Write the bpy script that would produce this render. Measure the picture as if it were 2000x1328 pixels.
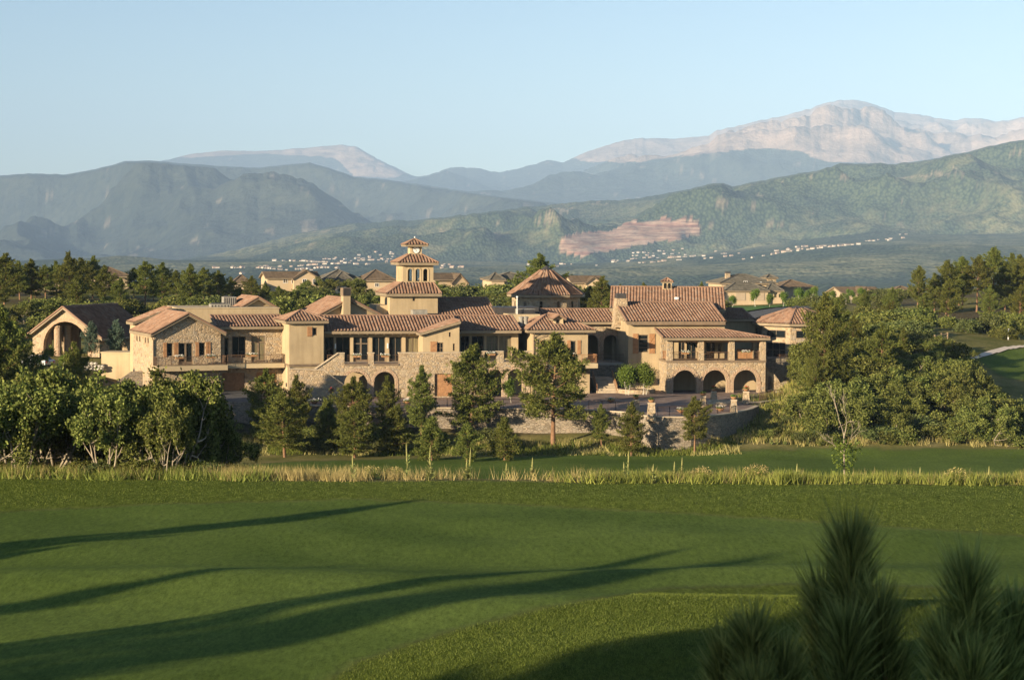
import bpy, bmesh, math, random
import numpy as np
from mathutils import Vector, Matrix
from mathutils.geometry import tessellate_polygon
for o in list(bpy.data.objects): bpy.data.objects.remove(o)
scene = bpy.context.scene
COL = scene.collection
R_ = math.radians
# ------------------------------------------------------------------ camera
F_PX, CX, CY, HOR, CAMZ = 3800.0, 1000.0, 664.0, 470.0, 18.7
PITCH = math.atan((CY - HOR) / F_PX); ROLL = R_(0.35)
_F = Vector((0, math.cos(PITCH), -math.sin(PITCH))); _R = Vector((1, 0, 0)); _U = Vector((0, math.sin(PITCH), math.cos(PITCH)))
CR = math.cos(ROLL) * _R + math.sin(ROLL) * _U
CU = math.cos(ROLL) * _U - math.sin(ROLL) * _R
CAM = Vector((0, 0, CAMZ))
cam_d = bpy.data.cameras.new('camera'); cam = bpy.data.objects.new('camera', cam_d); COL.objects.link(cam)
cam_d.sensor_width = 36; cam_d.lens = F_PX / 2000 * 36; cam_d.clip_start = 0.3; cam_d.clip_end = 90000
m = Matrix((CR, CU, -_F)).transposed().to_4x4(); m.translation = CAM
cam.matrix_world = m; scene.camera = cam
cam_d.dof.use_dof = True; cam_d.dof.focus_distance = 235; cam_d.dof.aperture_fstop = 11
# ------------------------------------------------------------------ sky, sun, exposure
SUN_AZ, SUN_EL = R_(46), R_(12)      # shadows fall to the right and away from the camera
SUN = Vector((-math.sin(SUN_AZ) * math.cos(SUN_EL), -math.cos(SUN_AZ) * math.cos(SUN_EL), math.sin(SUN_EL)))
w = bpy.data.worlds.new('World'); scene.world = w; w.use_nodes = True
nt = w.node_tree; sky = nt.nodes.new('ShaderNodeTexSky'); sky.sky_type = 'NISHITA'; sky.sun_disc = False
sky.sun_elevation = SUN_EL; sky.sun_rotation = math.pi + SUN_AZ; sky.altitude = 2000; sky.air_density = 1.0; sky.dust_density = 1.0; sky.ozone_density = 1.7
nt.links.new(sky.outputs[0], nt.nodes['Background'].inputs[0]); nt.nodes['Background'].inputs[1].default_value = 0.074
sd = bpy.data.lights.new('sun', 'SUN'); sd.energy = 5.0; sd.angle = R_(0.5); sd.color = (1.0, 0.82, 0.57)
so = bpy.data.objects.new('sun', sd); COL.objects.link(so); so.rotation_euler = SUN.to_track_quat('Z', 'Y').to_euler(); so.location = (-60, -60, 60)
scene.view_settings.view_transform = 'Standard'; scene.view_settings.look = 'None'; scene.view_settings.exposure = 1.1; scene.view_settings.gamma = 1
scene.render.engine = 'CYCLES'
cy = scene.cycles; cy.max_bounces = 5; cy.diffuse_bounces = 1; cy.glossy_bounces = 2; cy.transmission_bounces = 2; cy.volume_bounces = 0; cy.transparent_max_bounces = 6
cy.use_denoising = True; cy.caustics_reflective = False; cy.caustics_refractive = False; cy.sample_clamp_indirect = 4

# ------------------------------------------------------------------ pixel helpers: a pixel is a direction, depth comes from what it touches
def pdir(px, py): return _F + CR * ((px - CX) / F_PX) + CU * ((CY - py) / F_PX)
def at_y(px, py, Y): d = pdir(px, py); return CAM + d * (Y / d.y)
def at_z(px, py, z): d = pdir(px, py); return CAM + d * ((z - CAMZ) / d.z)
def proj(p):
    q = Vector(p) - CAM; f = q.dot(_F); return (CX + F_PX * q.dot(CR) / f, CY - F_PX * q.dot(CU) / f)
class Fr:
    def __init__(s, px, Y, deg):
        p = at_y(px, 700, Y); t = R_(deg); s.o = Vector((p.x, Y, 0)); s.X = Vector((math.cos(t), math.sin(t), 0)); s.Y = Vector((-math.sin(t), math.cos(t), 0)); s.deg = deg
    def w(s, x, y, z): return s.o + s.X * x + s.Y * y + Vector((0, 0, z))
    def loc(s, px, py, c=0.0):
        d = pdir(px, py); p0 = s.o + s.Y * c; k = (p0 - CAM).dot(s.Y) / d.dot(s.Y); p = CAM + d * k; return ((p - s.o).dot(s.X), p.z)
    def x(s, px, c=0.0, py=690): return s.loc(px, py, c)[0]
    def z(s, py, c=0.0, px=None):
        return s.loc(px if px else proj(s.w(0, c, 3))[0], py, c)[1]
# ------------------------------------------------------------------ objects
def link(o, parent=None):
    COL.objects.link(o)
    if parent is not None:
        o.parent = parent; o.matrix_parent_inverse = WORLD.get(parent.name, Matrix.Identity(4)).inverted()
    return o
WORLD = {}
def tag(o, label=None, cat=None, group=None, kind=None):
    if label: o['label'] = label
    if cat: o['category'] = cat
    if group: o['group'] = group
    if kind: o['kind'] = kind
    return o
def thing(name, loc, label, cat, group=None, rz=0.0, scale=1.0):
    o = bpy.data.objects.new(name, None); o.location = loc; o.rotation_euler = (0, 0, rz); o.scale = (scale,) * 3; COL.objects.link(o)
    o.empty_display_size = 0.5
    WORLD[o.name] = Matrix.Translation(Vector(loc)) @ Matrix.Rotation(rz, 4, 'Z') @ Matrix.Scale(scale, 4)
    return tag(o, label, cat, group)
def mesh_data(name, V, Fc, mats, smooth=False, midx=None):
    me = bpy.data.meshes.new(name)
    if isinstance(Fc, np.ndarray):
        V = np.asarray(V, dtype=np.float32); n, k = Fc.shape
        me.vertices.add(len(V)); me.vertices.foreach_set('co', V.ravel())
        me.loops.add(n * k); me.loops.foreach_set('vertex_index', Fc.astype(np.int32).ravel())
        me.polygons.add(n); me.polygons.foreach_set('loop_start', np.arange(0, n * k, k, dtype=np.int32)); me.polygons.foreach_set('loop_total', np.full(n, k, dtype=np.int32))
        me.update(calc_edges=True)
    else:
        me.from_pydata([tuple(v) for v in V], [], Fc); me.update()
    if not isinstance(mats, (list, tuple)): mats = [mats]
    for mm in mats: me.materials.append(mm)
    if midx is not None: me.polygons.foreach_set('material_index', np.asarray(midx, dtype=np.int32))
    if smooth: me.polygons.foreach_set('use_smooth', np.ones(len(me.polygons), dtype=bool))
    return me
def obj(name, V, Fc, mats, parent=None, smooth=False, midx=None):
    o = bpy.data.objects.new(name, mesh_data(name, V, Fc, mats, smooth, midx)); return link(o, parent)
class MB:
    """collects simple solids (world coordinates) into one mesh"""
    def __init__(s): s.V = []; s.F = []; s.M = []
    def add(s, V, F, m=0):
        n = len(s.V); s.V += [Vector(v) for v in V]; s.F += [tuple(i + n for i in f) for f in F]; s.M += [m] * len(F); return s
    def hexa(s, c, m=0):      # 8 corners: bottom 4, top 4
        return s.add(c, [(3, 2, 1, 0), (4, 5, 6, 7), (0, 1, 5, 4), (1, 2, 6, 5), (2, 3, 7, 6), (3, 0, 4, 7)], m)
    def box(s, fr, x0, x1, y0, y1, z0, z1, m=0):
        return s.hexa([fr.w(x, y, z) for z in (z0, z1) for x, y in ((x0, y0), (x1, y0), (x1, y1), (x0, y1))], m)
    def bar(s, a, b, w, h=None, m=0):
        a = Vector(a); b = Vector(b); h = h or w; d = (b - a).normalized(); up = Vector((0, 0, 1)) if abs(d.z) < .95 else Vector((0, 1, 0))
        r = d.cross(up).normalized() * w / 2; u = r.cross(d).normalized() * h / 2
        return s.hexa([a - r - u, a + r - u, a + r + u, a - r + u, b - r - u, b + r - u, b + r + u, b - r + u], m)
    def tube(s, pts, rad, n=6, m=0, cap=True):
        base = len(s.V); prev = None
        for i, p in enumerate(pts):
            p = Vector(p); a = Vector(pts[max(0, i - 1)]); b = Vector(pts[min(len(pts) - 1, i + 1)]); d = (b - a).normalized()
            up = Vector((0, 0, 1)) if abs(d.z) < .9 else Vector((1, 0, 0)); r = d.cross(up).normalized(); u = r.cross(d)
            rr = rad[i] if isinstance(rad, (list, tuple)) else rad
            for k in range(n):
                t = 2 * math.pi * k / n; s.V.append(p + r * math.cos(t) * rr + u * math.sin(t) * rr)
            if i:
                for k in range(n):
                    s.F.append((base + (i - 1) * n + k, base + (i - 1) * n + (k + 1) % n, base + i * n + (k + 1) % n, base + i * n + k)); s.M.append(m)
        if cap:
            s.F.append(tuple(base + (len(pts) - 1) * n + k for k in range(n))); s.M.append(m)
        return s
    def lathe(s, c, prof, n=12, m=0, r0=0.0):
        c = Vector(c); base = len(s.V)
        for r, z in prof:
            for k in range(n):
                t = 2 * math.pi * k / n + r0; s.V.append(c + Vector((r * math.cos(t), r * math.sin(t), z)))
        for i in range(len(prof) - 1):
            for k in range(n):
                s.F.append((base + i * n + k, base + i * n + (k + 1) % n, base + (i + 1) * n + (k + 1) % n, base + (i + 1) * n + k)); s.M.append(m)
        return s
    def prism(s, loop, off, m=0, holes=()):   # planar polygon with holes extruded by vector off
        loops = [list(map(Vector, loop))] + [list(map(Vector, h)) for h in holes]; off = Vector(off)
        flat = [v for l in loops for v in l]; tris = tessellate_polygon(loops); n = len(flat)
        s.add(flat + [v + off for v in flat], [tuple(t) for t in tris] + [tuple(i + n for i in reversed(t)) for t in tris], m)
        base = len(s.V) - 2 * n; k = 0
        for l in loops:
            L = len(l)
            for i in range(L):
                a = base + k + i; b = base + k + (i + 1) % L; s.F.append((a, b, b + n, a + n)); s.M.append(m)
            k += L
        return s
    def build(s, name, mats, parent=None, smooth=False, recalc=True):
        me = mesh_data(name, s.V, s.F, mats, smooth, s.M)
        if recalc:
            bm = bmesh.new(); bm.from_mesh(me); bmesh.ops.recalc_face_normals(bm, faces=bm.faces); bm.to_mesh(me); bm.free()
        o = bpy.data.objects.new(name, me); return link(o, parent)
# ------------------------------------------------------------------ materials
def srgb(r, g, b): return tuple((c / 12.92 if c <= .04045 else ((c + .055) / 1.055) ** 2.4) for c in (r / 255, g / 255, b / 255)) + (1,)
class NM:
    def __init__(s, name, rough=.8, spec=.25):
        s.m = bpy.data.materials.new(name); s.m.use_nodes = True; s.t = s.m.node_tree; s.b = s.t.nodes['Principled BSDF']
        s.b.inputs['Roughness'].default_value = rough; s.b.inputs['Specular IOR Level'].default_value = spec
    def n(s, typ, **k):
        nd = s.t.nodes.new('ShaderNode' + typ)
        for a, v in k.items(): setattr(nd, a, v)
        return nd
    def l(s, a, b): s.t.links.new(a, b)
    def coord(s, kind='Object', scale=1.0):
        c = s.n('TexCoord'); mp = s.n('Mapping'); mp.inputs['Scale'].default_value = scale if isinstance(scale, tuple) else (scale,) * 3
        s.l(c.outputs[kind], mp.inputs[0]); return mp.outputs[0]
    def noise(s, co, scale, detail=3, rough=.6):
        t = s.n('TexNoise'); t.inputs['Scale'].default_value = scale; t.inputs['Detail'].default_value = detail; t.inputs['Roughness'].default_value = rough
        if co is not None: s.l(co, t.inputs['Vector'])
        return t.outputs['Fac']
    def ramp(s, f, stops):
        r = s.n('ValToRGB'); e = r.color_ramp.elements
        while len(e) < len(stops): e.new(.5)
        for el, (p, c) in zip(e, stops): el.position = p; el.color = c if len(c) == 4 else tuple(c) + (1,)
        s.l(f, r.inputs[0]); return r.outputs[0]
    def mix(s, f, a, b, mode='MIX'):
        x = s.n('Mix', data_type='RGBA', blend_type=mode)
        for i, v in ((0, f), (6, a), (7, b)):
            if isinstance(v, (int, float)): x.inputs[i].default_value = v
            elif isinstance(v, tuple): x.inputs[i].default_value = v if len(v) == 4 else v + (1,)
            else: s.l(v, x.inputs[i])
        return x.outputs[2]
    def math(s, op, a, b=None, clamp=False):
        x = s.n('Math', operation=op, use_clamp=clamp)
        for i, v in ((0, a), (1, b)):
            if v is None: continue
            if isinstance(v, (int, float)): x.inputs[i].default_value = v
            else: s.l(v, x.inputs[i])
        return x.outputs[0]
    def attr(s, name, out='Fac'): a = s.n('Attribute', attribute_name=name); return a.outputs[out]
    def color(s, c):
        if isinstance(c, tuple): s.b.inputs['Base Color'].default_value = c if len(c) == 4 else c + (1,)
        else: s.l(c, s.b.inputs['Base Color'])
    def bump(s, h, strength=.4, dist=.05):
        b = s.n('Bump'); b.inputs['Strength'].default_value = strength; b.inputs['Distance'].default_value = dist
        s.l(h, b.inputs['Height']); s.l(b.outputs[0], s.b.inputs['Normal']); return s
def plain(name, c, rough=.7, var=.25, scale=1.5, bump=0.0, spec=.25, metal=0.0):
    k = NM(name, rough, spec); co = k.coord(); f = k.noise(co, scale, 4)
    d = tuple(max(0, x * (1 - var)) for x in c[:3]); b = tuple(min(1, x * (1 + var)) for x in c[:3])
    k.color(k.ramp(f, [(.3, d), (.7, b)])); k.b.inputs['Metallic'].default_value = metal
    if bump: k.bump(k.noise(co, scale * 12, 3), bump, .03)
    return k.m
M = {}
def stucco(name, c):
    k = NM(name, .92, .1); co = k.coord(); a = k.ramp(k.noise(co, .45, 5), [(.3, tuple(x * .86 for x in c)), (.7, tuple(x * 1.08 for x in c))])
    st = k.ramp(k.noise(k.coord(scale=(1.6, 1.6, .16)), 1, 5, .7), [(.32, (.80, .78, .76)), (.55, (1, 1, 1))]); k.color(k.mix(.8, a, st, 'MULTIPLY')); k.bump(k.noise(co, 8, 3), .25, .03); return k.m
M['stucco'] = stucco('stucco', (.45, .345, .21)); M['stucco_pale'] = stucco('stucco_pale', (.52, .405, .25))
M['trim'] = plain('brown_trim', (.20, .145, .095), .7, .2, 2)
M['fascia'] = plain('fascia_paint', (.26, .20, .13), .6, .15, 1)
M['iron'] = plain('bronze_rail', (.12, .07, .04), .5, .2, 3)
M['rust_iron'] = plain('copper_rail', (.30, .15, .07), .5, .2, 3)
M['wood'] = plain('cedar_wood', (.36, .19, .09), .7, .25, 3, .2)
M['dark_metal'] = plain('dark_metal', (.055, .05, .048), .5, .2, 2)
M['grey_metal'] = plain('grey_metal', (.28, .26, .22), .5, .2, 2)
M['slab'] = plain('balcony_slab', (.46, .36, .22), .85, .1, .7)
M['white'] = plain('white_paint', (.80, .78, .74), .6, .05, 2)
M['black'] = plain('black_hand', (.02, .02, .02), .6, .1, 2)
M['concrete'] = plain('concrete', (.42, .38, .32), .9, .15, .8, .3)
M['asphalt'] = plain('asphalt', (.10, .095, .09), .9, .2, .5, .3)
M['soil'] = plain('mulch', (.10, .06, .035), .95, .3, 2, .5)
M['flower'] = plain('white_flowers', (.72, .68, .62), .8, .15, 9)
M['flower_red'] = plain('red_flowers', (.50, .07, .05), .8, .35, 9)
M['yellow'] = plain('hydrant_paint', (.80, .50, .02), .5, .1, 2)
M['fence_wood'] = plain('weathered_rail_wood', (.34, .24, .14), .85, .2, 2)
k = NM('window_glass', .06, .6); k.color((.012, .016, .018)); M['glass'] = k.m
k = NM('curtained_glass', .25, .5); k.color(k.ramp(k.noise(k.coord(scale=(9, 9, .3)), 1, 2), [(.35, (.10, .085, .05)), (.65, (.22, .18, .10))])); M['curtain'] = k.m
# rubble stone: voronoi stones of about 0.4 m with recessed joints
def stone_mat(name, cols, cell=.40, flat=1.55, joint=(.38, .295, .20)):
    k = NM(name, .9, .15); co = k.coord(scale=(1 / cell, 1 / cell, flat / cell)); nz = k.n('TexNoise'); nz.inputs['Scale'].default_value = .9; k.l(co, nz.inputs['Vector'])
    add = k.n('VectorMath', operation='ADD'); k.l(co, add.inputs[0]); k.l(nz.outputs['Color'], add.inputs[1])
    v = k.n('TexVoronoi'); v.inputs['Scale'].default_value = 1; k.l(add.outputs[0], v.inputs['Vector'])
    e = k.n('TexVoronoi', feature='DISTANCE_TO_EDGE'); e.inputs['Scale'].default_value = 1; k.l(add.outputs[0], e.inputs['Vector'])
    sp = k.n('SeparateColor'); k.l(v.outputs['Color'], sp.inputs[0])
    c = k.ramp(sp.outputs[0], [(i / (len(cols) - 1), x) for i, x in enumerate(cols)])
    fine = k.noise(co, 6, 3); c = k.mix(.5, c, k.ramp(fine, [(.3, (.6, .6, .6)), (.7, (1.0, 1.0, 1.0))]), 'MULTIPLY')
    jm = k.ramp(e.outputs['Distance'], [(.02, (0, 0, 0)), (.07, (1, 1, 1))])
    k.color(k.mix(jm, joint, c)); hh = k.math('ADD', k.ramp(e.outputs['Distance'], [(.0, (0, 0, 0)), (.16, (1, 1, 1))]), k.math('MULTIPLY', k.math('ADD', fine, sp.outputs[1]), .5))
    k.bump(hh, .6, .08); return k.m
M['stone'] = stone_mat('fieldstone', [(.29, .21, .13), (.44, .33, .205), (.54, .42, .27), (.36, .30, .23), (.55, .40, .25), (.42, .31, .19)])
M['stone_wall'] = stone_mat('stacked_stone', [(.22, .18, .13), (.36, .30, .22), (.30, .26, .21), (.42, .33, .24)], .38, 2.6, (.14, .11, .08))
M['brick_trim'] = stone_mat('arch_brick', [(.46, .30, .19), (.52, .37, .24), (.44, .27, .17)], .25, 1.2, (.42, .33, .24))
M['stone_cap'] = plain('stone_cap', (.46, .37, .26), .9, .2, 2, .3)
# barrel tiles: one random value for each tile
def tile_mat(name, cols):
    k = NM(name, .75, .2); r = k.attr('rnd'); c = k.ramp(r, [(i / (len(cols) - 1), x) for i, x in enumerate(cols)])
    co = k.coord(); c = k.mix(.55, c, k.ramp(k.noise(co, .7, 4), [(.3, (.62, .60, .58)), (.7, (1, 1, 1))]), 'MULTIPLY'); k.color(c); return k.m
M['tile'] = tile_mat('clay_tiles', [(.165, .095, .062), (.235, .138, .092), (.29, .18, .122), (.20, .115, .075), (.275, .20, .15)])
M['shingle'] = tile_mat('brown_shingles', [(.095, .07, .048), (.125, .092, .062), (.15, .112, .078)])
M['shingle_dark'] = tile_mat('grey_shingles', [(.085, .078, .062), (.115, .105, .085), (.14, .125, .10)])
# foliage: every leaf or needle its own tone, a little light through it
def leaf_mat(name, dark, light, transl=.25, var=.35):
    k = NM(name, .8, .04); g = k.n('NewGeometry'); oi = k.n('ObjectInfo')
    c = k.ramp(g.outputs['Random Per Island'], [(0, dark), (1, light)])
    hs = k.n('HueSaturation'); k.l(c, hs.inputs['Color']); k.l(k.math('ADD', k.math('MULTIPLY', oi.outputs['Random'], var), 1 - var * .5), hs.inputs['Value'])
    k.l(k.math('ADD', k.math('MULTIPLY', oi.outputs['Random'], .035), .4825), hs.inputs['Hue'])
    k.color(hs.outputs[0]); tr = k.n('BsdfTranslucent'); k.l(hs.outputs[0], tr.inputs[0]); mx = k.n('MixShader'); mx.inputs[0].default_value = transl
    k.l(k.b.outputs[0], mx.inputs[1]); k.l(tr.outputs[0], mx.inputs[2]); k.l(mx.outputs[0], k.t.nodes['Material Output'].inputs[0]); return k.m
M['needle'] = leaf_mat('pine_needles', (.036, .052, .010), (.215, .225, .055), .15)
M['needle_near'] = leaf_mat('young_pine_needles', (.08, .11, .028), (.34, .38, .12), .15)
M['spruce'] = leaf_mat('blue_spruce_needles', (.07, .11, .075), (.15, .20, .14))
M['oak'] = leaf_mat('oak_leaves', (.030, .048, .009), (.235, .245, .066), .14)
M['maple'] = leaf_mat('bright_leaves', (.06, .105, .018), (.17, .235, .045), .15)
M['scrub'] = leaf_mat('scrub_leaves', (.045, .062, .018), (.17, .185, .065), .14)
M['bark'] = plain('pine_bark', (.22, .125, .07), .95, .35, 3, .4)
M['bark_grey'] = plain('grey_bark', (.30, .25, .18), .95, .3, 4, .4)
M['bark_pale'] = plain('pale_bark', (.50, .46, .38), .9, .2, 4, .2)
# ================================================================== TERRAIN
rng = np.random.default_rng(7); random.seed(7)
_tab = rng.random((512, 512)).astype(np.float64)
def vnoise(x, y):
    x = np.asarray(x, float); y = np.asarray(y, float); xi = np.floor(x).astype(int); yi = np.floor(y).astype(int); fx = x - xi; fy = y - yi
    fx = fx * fx * (3 - 2 * fx); fy = fy * fy * (3 - 2 * fy); a = _tab[xi % 512, yi % 512]; b = _tab[(xi + 1) % 512, yi % 512]; c = _tab[xi % 512, (yi + 1) % 512]; d = _tab[(xi + 1) % 512, (yi + 1) % 512]
    return (a * (1 - fx) + b * fx) * (1 - fy) + (c * (1 - fx) + d * fx) * fy
def fbm(x, y, o=5, g=.5):
    s = 0; a = 1; n = 0
    for i in range(o): s = s + a * vnoise(x * 2 ** i + 17.3 * i, y * 2 ** i + 5.1 * i); n += a; a *= g
    return s / n
def ridged(x, y, o=5, g=.5):
    s = 0; a = 1; n = 0
    for i in range(o): s = s + a * (1 - np.abs(2 * vnoise(x * 2 ** i + 31.7 * i, y * 2 ** i + 11.9 * i) - 1)); n += a; a *= g
    return s / n
def hills(x, y, L, seed, o=4):
    s = 0; a = 1; n = 0; wx = x / L + seed; wy = y / L + seed * 1.7; prev = 1.0
    for i in range(o):
        qx_ = wx * 2 ** i + .35 * vnoise(wx * 2 ** i + 9.1, wy * 2 ** i) ; v = 1 - np.abs(2 * vnoise(qx_ + 31.7 * i, wy * 2 ** i + 11.9 * i) - 1); v = v ** 1.6; s = s + a * v * prev; n += a; prev = np.clip(v * 1.4, .2, 1); a *= .52
    return s / n
def sstep(a, b, x): t = np.clip((np.asarray(x, float) - a) / (b - a), 0, 1); return t * t * (3 - 2 * t)

CP = []
def cpx(px, py, d): p = at_y(px, py, d); CP.append((p.x, p.y, p.z))
for x in (-60, -25, 0, 25, 60):
    CP += [(x, -30, 17.6), (x, -8, 17.2), (x, 4, 16.6 - .01 * abs(x)), (x, 14, 14.2), (x, 28, 10.2), (x, 42, 6.9), (x, 54, 5.2)]
for x in (-90, -60, -35, -15, 0, 15, 35, 60, 90):
    CP += [(x, 66, 5.0), (x, 80, 5.0), (x, 96, 4.95), (x, 110, 5.05), (x, 117, 4.3), (x, 132, 1.8), (x, 150, -1.8), (x, 170, -3.2)]
for px in (250, 450, 700, 1000, 1300, 1600, 1900, 2300): cpx(px, 905, 193); cpx(px, 884, 204)
for px in (-300, 0, 200): CP.append((at_y(px, 900, 188).x, 188, -2.4)); CP.append((at_y(px, 900, 205).x, 205, -1.0))
for t in [(-200, 730, 232), (0, 725, 234), (100, 722, 236), (200, 738, 226), (390, 783, 221), (430, 830, 214), (470, 866, 208), (560, 862, 208), (700, 860, 209), (850, 862, 209),
          (1000, 862, 210), (1150, 862, 209), (1270, 866, 207), (1380, 866, 206.5), (1450, 858, 208), (1500, 830, 214), (1540, 800, 222), (1572, 772, 229), (1575, 720, 240), (1580, 706, 250), (1620, 760, 228), (1640, 690, 250),
          (1600, 840, 211), (1750, 866, 207), (1720, 800, 219), (1800, 740, 234), (1850, 690, 250), (1900, 760, 231), (2000, 800, 222), (2000, 745, 238), (1960, 726, 246), (1930, 700, 254), (2000, 690, 260),
          (1780, 674, 258), (1850, 664, 262), (1900, 640, 290), (1990, 612, 320), (1900, 592, 350), (2000, 566, 390), (2200, 600, 330), (2200, 560, 390), (2300, 690, 260), (2300, 800, 220), (1750, 610, 330), (1700, 640, 285),
          (-200, 600, 330), (0, 604, 330), (150, 600, 340), (300, 592, 350), (450, 592, 365), (560, 588, 385), (700, 586, 400), (900, 592, 400), (1050, 592, 395), (1200, 596, 400), (1450, 606, 415), (1620, 596, 415),
          (0, 566, 390), (200, 560, 400), (-200, 566, 390), (0, 690, 262), (100, 690, 262), (200, 690, 258), (0, 640, 295), (150, 640, 295), (300, 640, 290)]: cpx(*t)
for px in (470, 620, 760, 900, 1040, 1180, 1320, 1450): CP.append((at_y(px, 790, 221).x, 221, -.9))
for px in (1360, 1420, 1470, 1500):
    for yy in (238, 243, 247): CP.append((at_y(px, 760, yy).x, yy, -.7))
for px in (300, 430): CP.append((at_y(px, 770, 227).x, 227, .35))
for px in (300, 450, 620, 760, 900, 1040, 1180, 1320, 1440):
    q = at_y(px, 760, 236); CP.append((q.x, 236, -.4))
    CP.append((at_y(px, 700, 262).x, 262, 3.5)); CP.append((at_y(px, 700, 290).x, 290, 4.3))
for px in (-300, 100, 500, 900, 1300, 1700, 2200): CP += [(at_y(px, 560, 470).x, 470, 5.0 + (4 if px < 400 or px > 1800 else 0)), (at_y(px, 560, 540).x, 540, -4), (at_y(px, 560, 640).x, 640, -17)]
CP = np.array(CP)
def _U(r2): return np.where(r2 < 1e-9, 0, r2 * np.log(r2 + 1e-12))
def _tps(P, lam=2.0):
    n = len(P); X = P[:, :2] / 50; K = _U(((X[:, None] - X[None]) ** 2).sum(-1)) + lam * 1e-3 * np.eye(n); Q = np.c_[np.ones(n), X]
    A = np.zeros((n + 3, n + 3)); A[:n, :n] = K; A[:n, n:] = Q; A[n:, :n] = Q.T; return np.linalg.solve(A, np.r_[P[:, 2], 0, 0, 0]), X
_W, _X = _tps(CP)
def gz(x, y):
    x = np.asarray(x, float); y = np.asarray(y, float); sh = x.shape; q = np.c_[x.ravel(), y.ravel()] / 50; out = np.zeros(len(q))
    for i in range(0, len(q), 4000):
        b = q[i:i + 4000]; out[i:i + 4000] = _U(((b[:, None] - _X[None]) ** 2).sum(-1)) @ _W[:-3] + _W[-3] + b @ _W[-2:]
    z = out.reshape(sh)
    on = sstep(52, 62, y) * (1 - sstep(105, 114, y))          # rolls of the putting green
    z = z + on * (.30 * np.exp(-((y - 78.5 - .10 * (x + 10)) / 2.6) ** 2) * sstep(-30, -10, -x) * 1.0 - .28 * np.exp(-((y - 84 - .1 * x) / 4) ** 2)
                  + .35 * np.exp(-((y - 71.0 + .004 * (x - 4) ** 2) / 2.5) ** 2) * sstep(-14, 2, x) + .85 * np.exp(-(((x - 8) / 11) ** 2 + ((y - 62) / 5.5) ** 2)) + .55 * (fbm(x / 13 + 2, y / 8 + 5, 2) - .5))
    z = z + .18 * (fbm(x / 9, y / 9, 3) - .5) * sstep(108, 125, y) + .07 * (fbm(x / 6, y / 6, 2) - .5)
    return z
def ground(px, Y, py=760): x = at_y(px, py, Y).x; return Vector((x, Y, float(gz(np.array([x]), np.array([Y]))[0])))
# ground sheet: rows get coarser with distance
ys = np.concatenate([np.arange(-30, 50, 2.5), np.arange(50, 122, .5), np.arange(122, 280, 1.0), np.arange(280, 520, 4), np.arange(520, 660, 10)])
ss = np.linspace(-1, 1, 300)
HW = np.maximum(75, .40 * ys)
GX = ss[None, :] * HW[:, None]; GY = np.repeat(ys[:, None], len(ss), 1); GZ = gz(GX, GY)
def grid_faces(nr, nc):
    i = np.arange((nr - 1) * nc).reshape(nr - 1, nc)[:, :-1].ravel(); return np.stack([i, i + 1, i + nc + 1, i + nc], 1)
# zones: R short mown grass, G rough mown grass, B dry native grass (rest: bare soil)
def poly_mask(PX, PY, poly, soft=0):
    inside = np.zeros(PX.shape, bool); n = len(poly)
    for i in range(n):
        (x0, y0), (x1, y1) = poly[i], poly[(i + 1) % n]
        c = ((y0 > PY) != (y1 > PY)) & (PX < (x1 - x0) * (PY - y0) / (y1 - y0 + 1e-9) + x0); inside ^= c
    return inside
Pq = np.stack([GX, GY, GZ - CAMZ], -1); fd = Pq @ np.array(_F); fd = np.where(fd < .1, .1, fd)
PXg = CX + F_PX * (Pq @ np.array(CR)) / fd; PYg = CY - F_PX * (Pq @ np.array(CU)) / fd
wob = 8 * (fbm(GX / 3, GY / 3, 3) - .5)
short = poly_mask(PXg, PYg + wob * .4, [(-900, 1010), (0, 1000), (300, 984), (700, 975), (1000, 985), (1300, 1000), (1500, 1012), (1750, 1030), (2000, 1046), (2900, 1080), (2900, 1165), (2000, 1150), (1560, 1140), (1300, 1148), (1100, 1178), (900, 1225), (700, 1290), (600, 1360), (-900, 1700)]) & (GY < 112) & (GY > 50)
rough = (GY < 110.0 + wob * .12) & ~short
fair = (poly_mask(PXg, PYg, [(380, 915), (560, 902), (760, 897), (1000, 892), (1180, 886), (1400, 880), (1700, 876), (2400, 878), (2400, 960), (380, 960)]) & (GY > 150) & (GY < 215)) | (poly_mask(PXg, PYg, [(1905, 702), (1960, 682), (2100, 676), (2400, 676), (2400, 760), (2060, 748), (1960, 738)]) & (GY > 215))
native = ~(short | rough | fair)
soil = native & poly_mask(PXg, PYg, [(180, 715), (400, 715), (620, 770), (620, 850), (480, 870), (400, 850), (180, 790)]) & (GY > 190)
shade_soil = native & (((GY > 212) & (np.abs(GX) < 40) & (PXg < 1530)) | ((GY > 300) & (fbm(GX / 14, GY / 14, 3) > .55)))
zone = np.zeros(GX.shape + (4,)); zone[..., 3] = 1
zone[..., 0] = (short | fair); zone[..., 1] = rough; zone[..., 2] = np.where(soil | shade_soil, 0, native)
for _ in range(1):
    zz = zone.copy(); zz[1:-1, 1:-1] = (zone[1:-1, 1:-1] * 4 + zone[:-2, 1:-1] + zone[2:, 1:-1] + zone[1:-1, :-2] + zone[1:-1, 2:]) / 8; zone = zz
k = NM('turf', .95, .02); co = k.coord(); zs = k.n('SeparateColor'); k.l(k.attr('zone', 'Color'), zs.inputs[0])
big = k.noise(co, .09, 4); fine = k.noise(k.coord(scale=(1.0, .28, 1.0)), 5, 7, .95); mid = k.noise(k.coord(scale=(1.0, .45, 1.0)), 2.2, 6, .8)
c_short = k.mix(.75, k.ramp(big, [(.35, (.076, .114, .024)), (.65, (.113, .157, .036))]), k.ramp(fine, [(.34, (.30, .33, .30)), (.66, (1.65, 1.6, 1.45))]), 'MULTIPLY')
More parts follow.
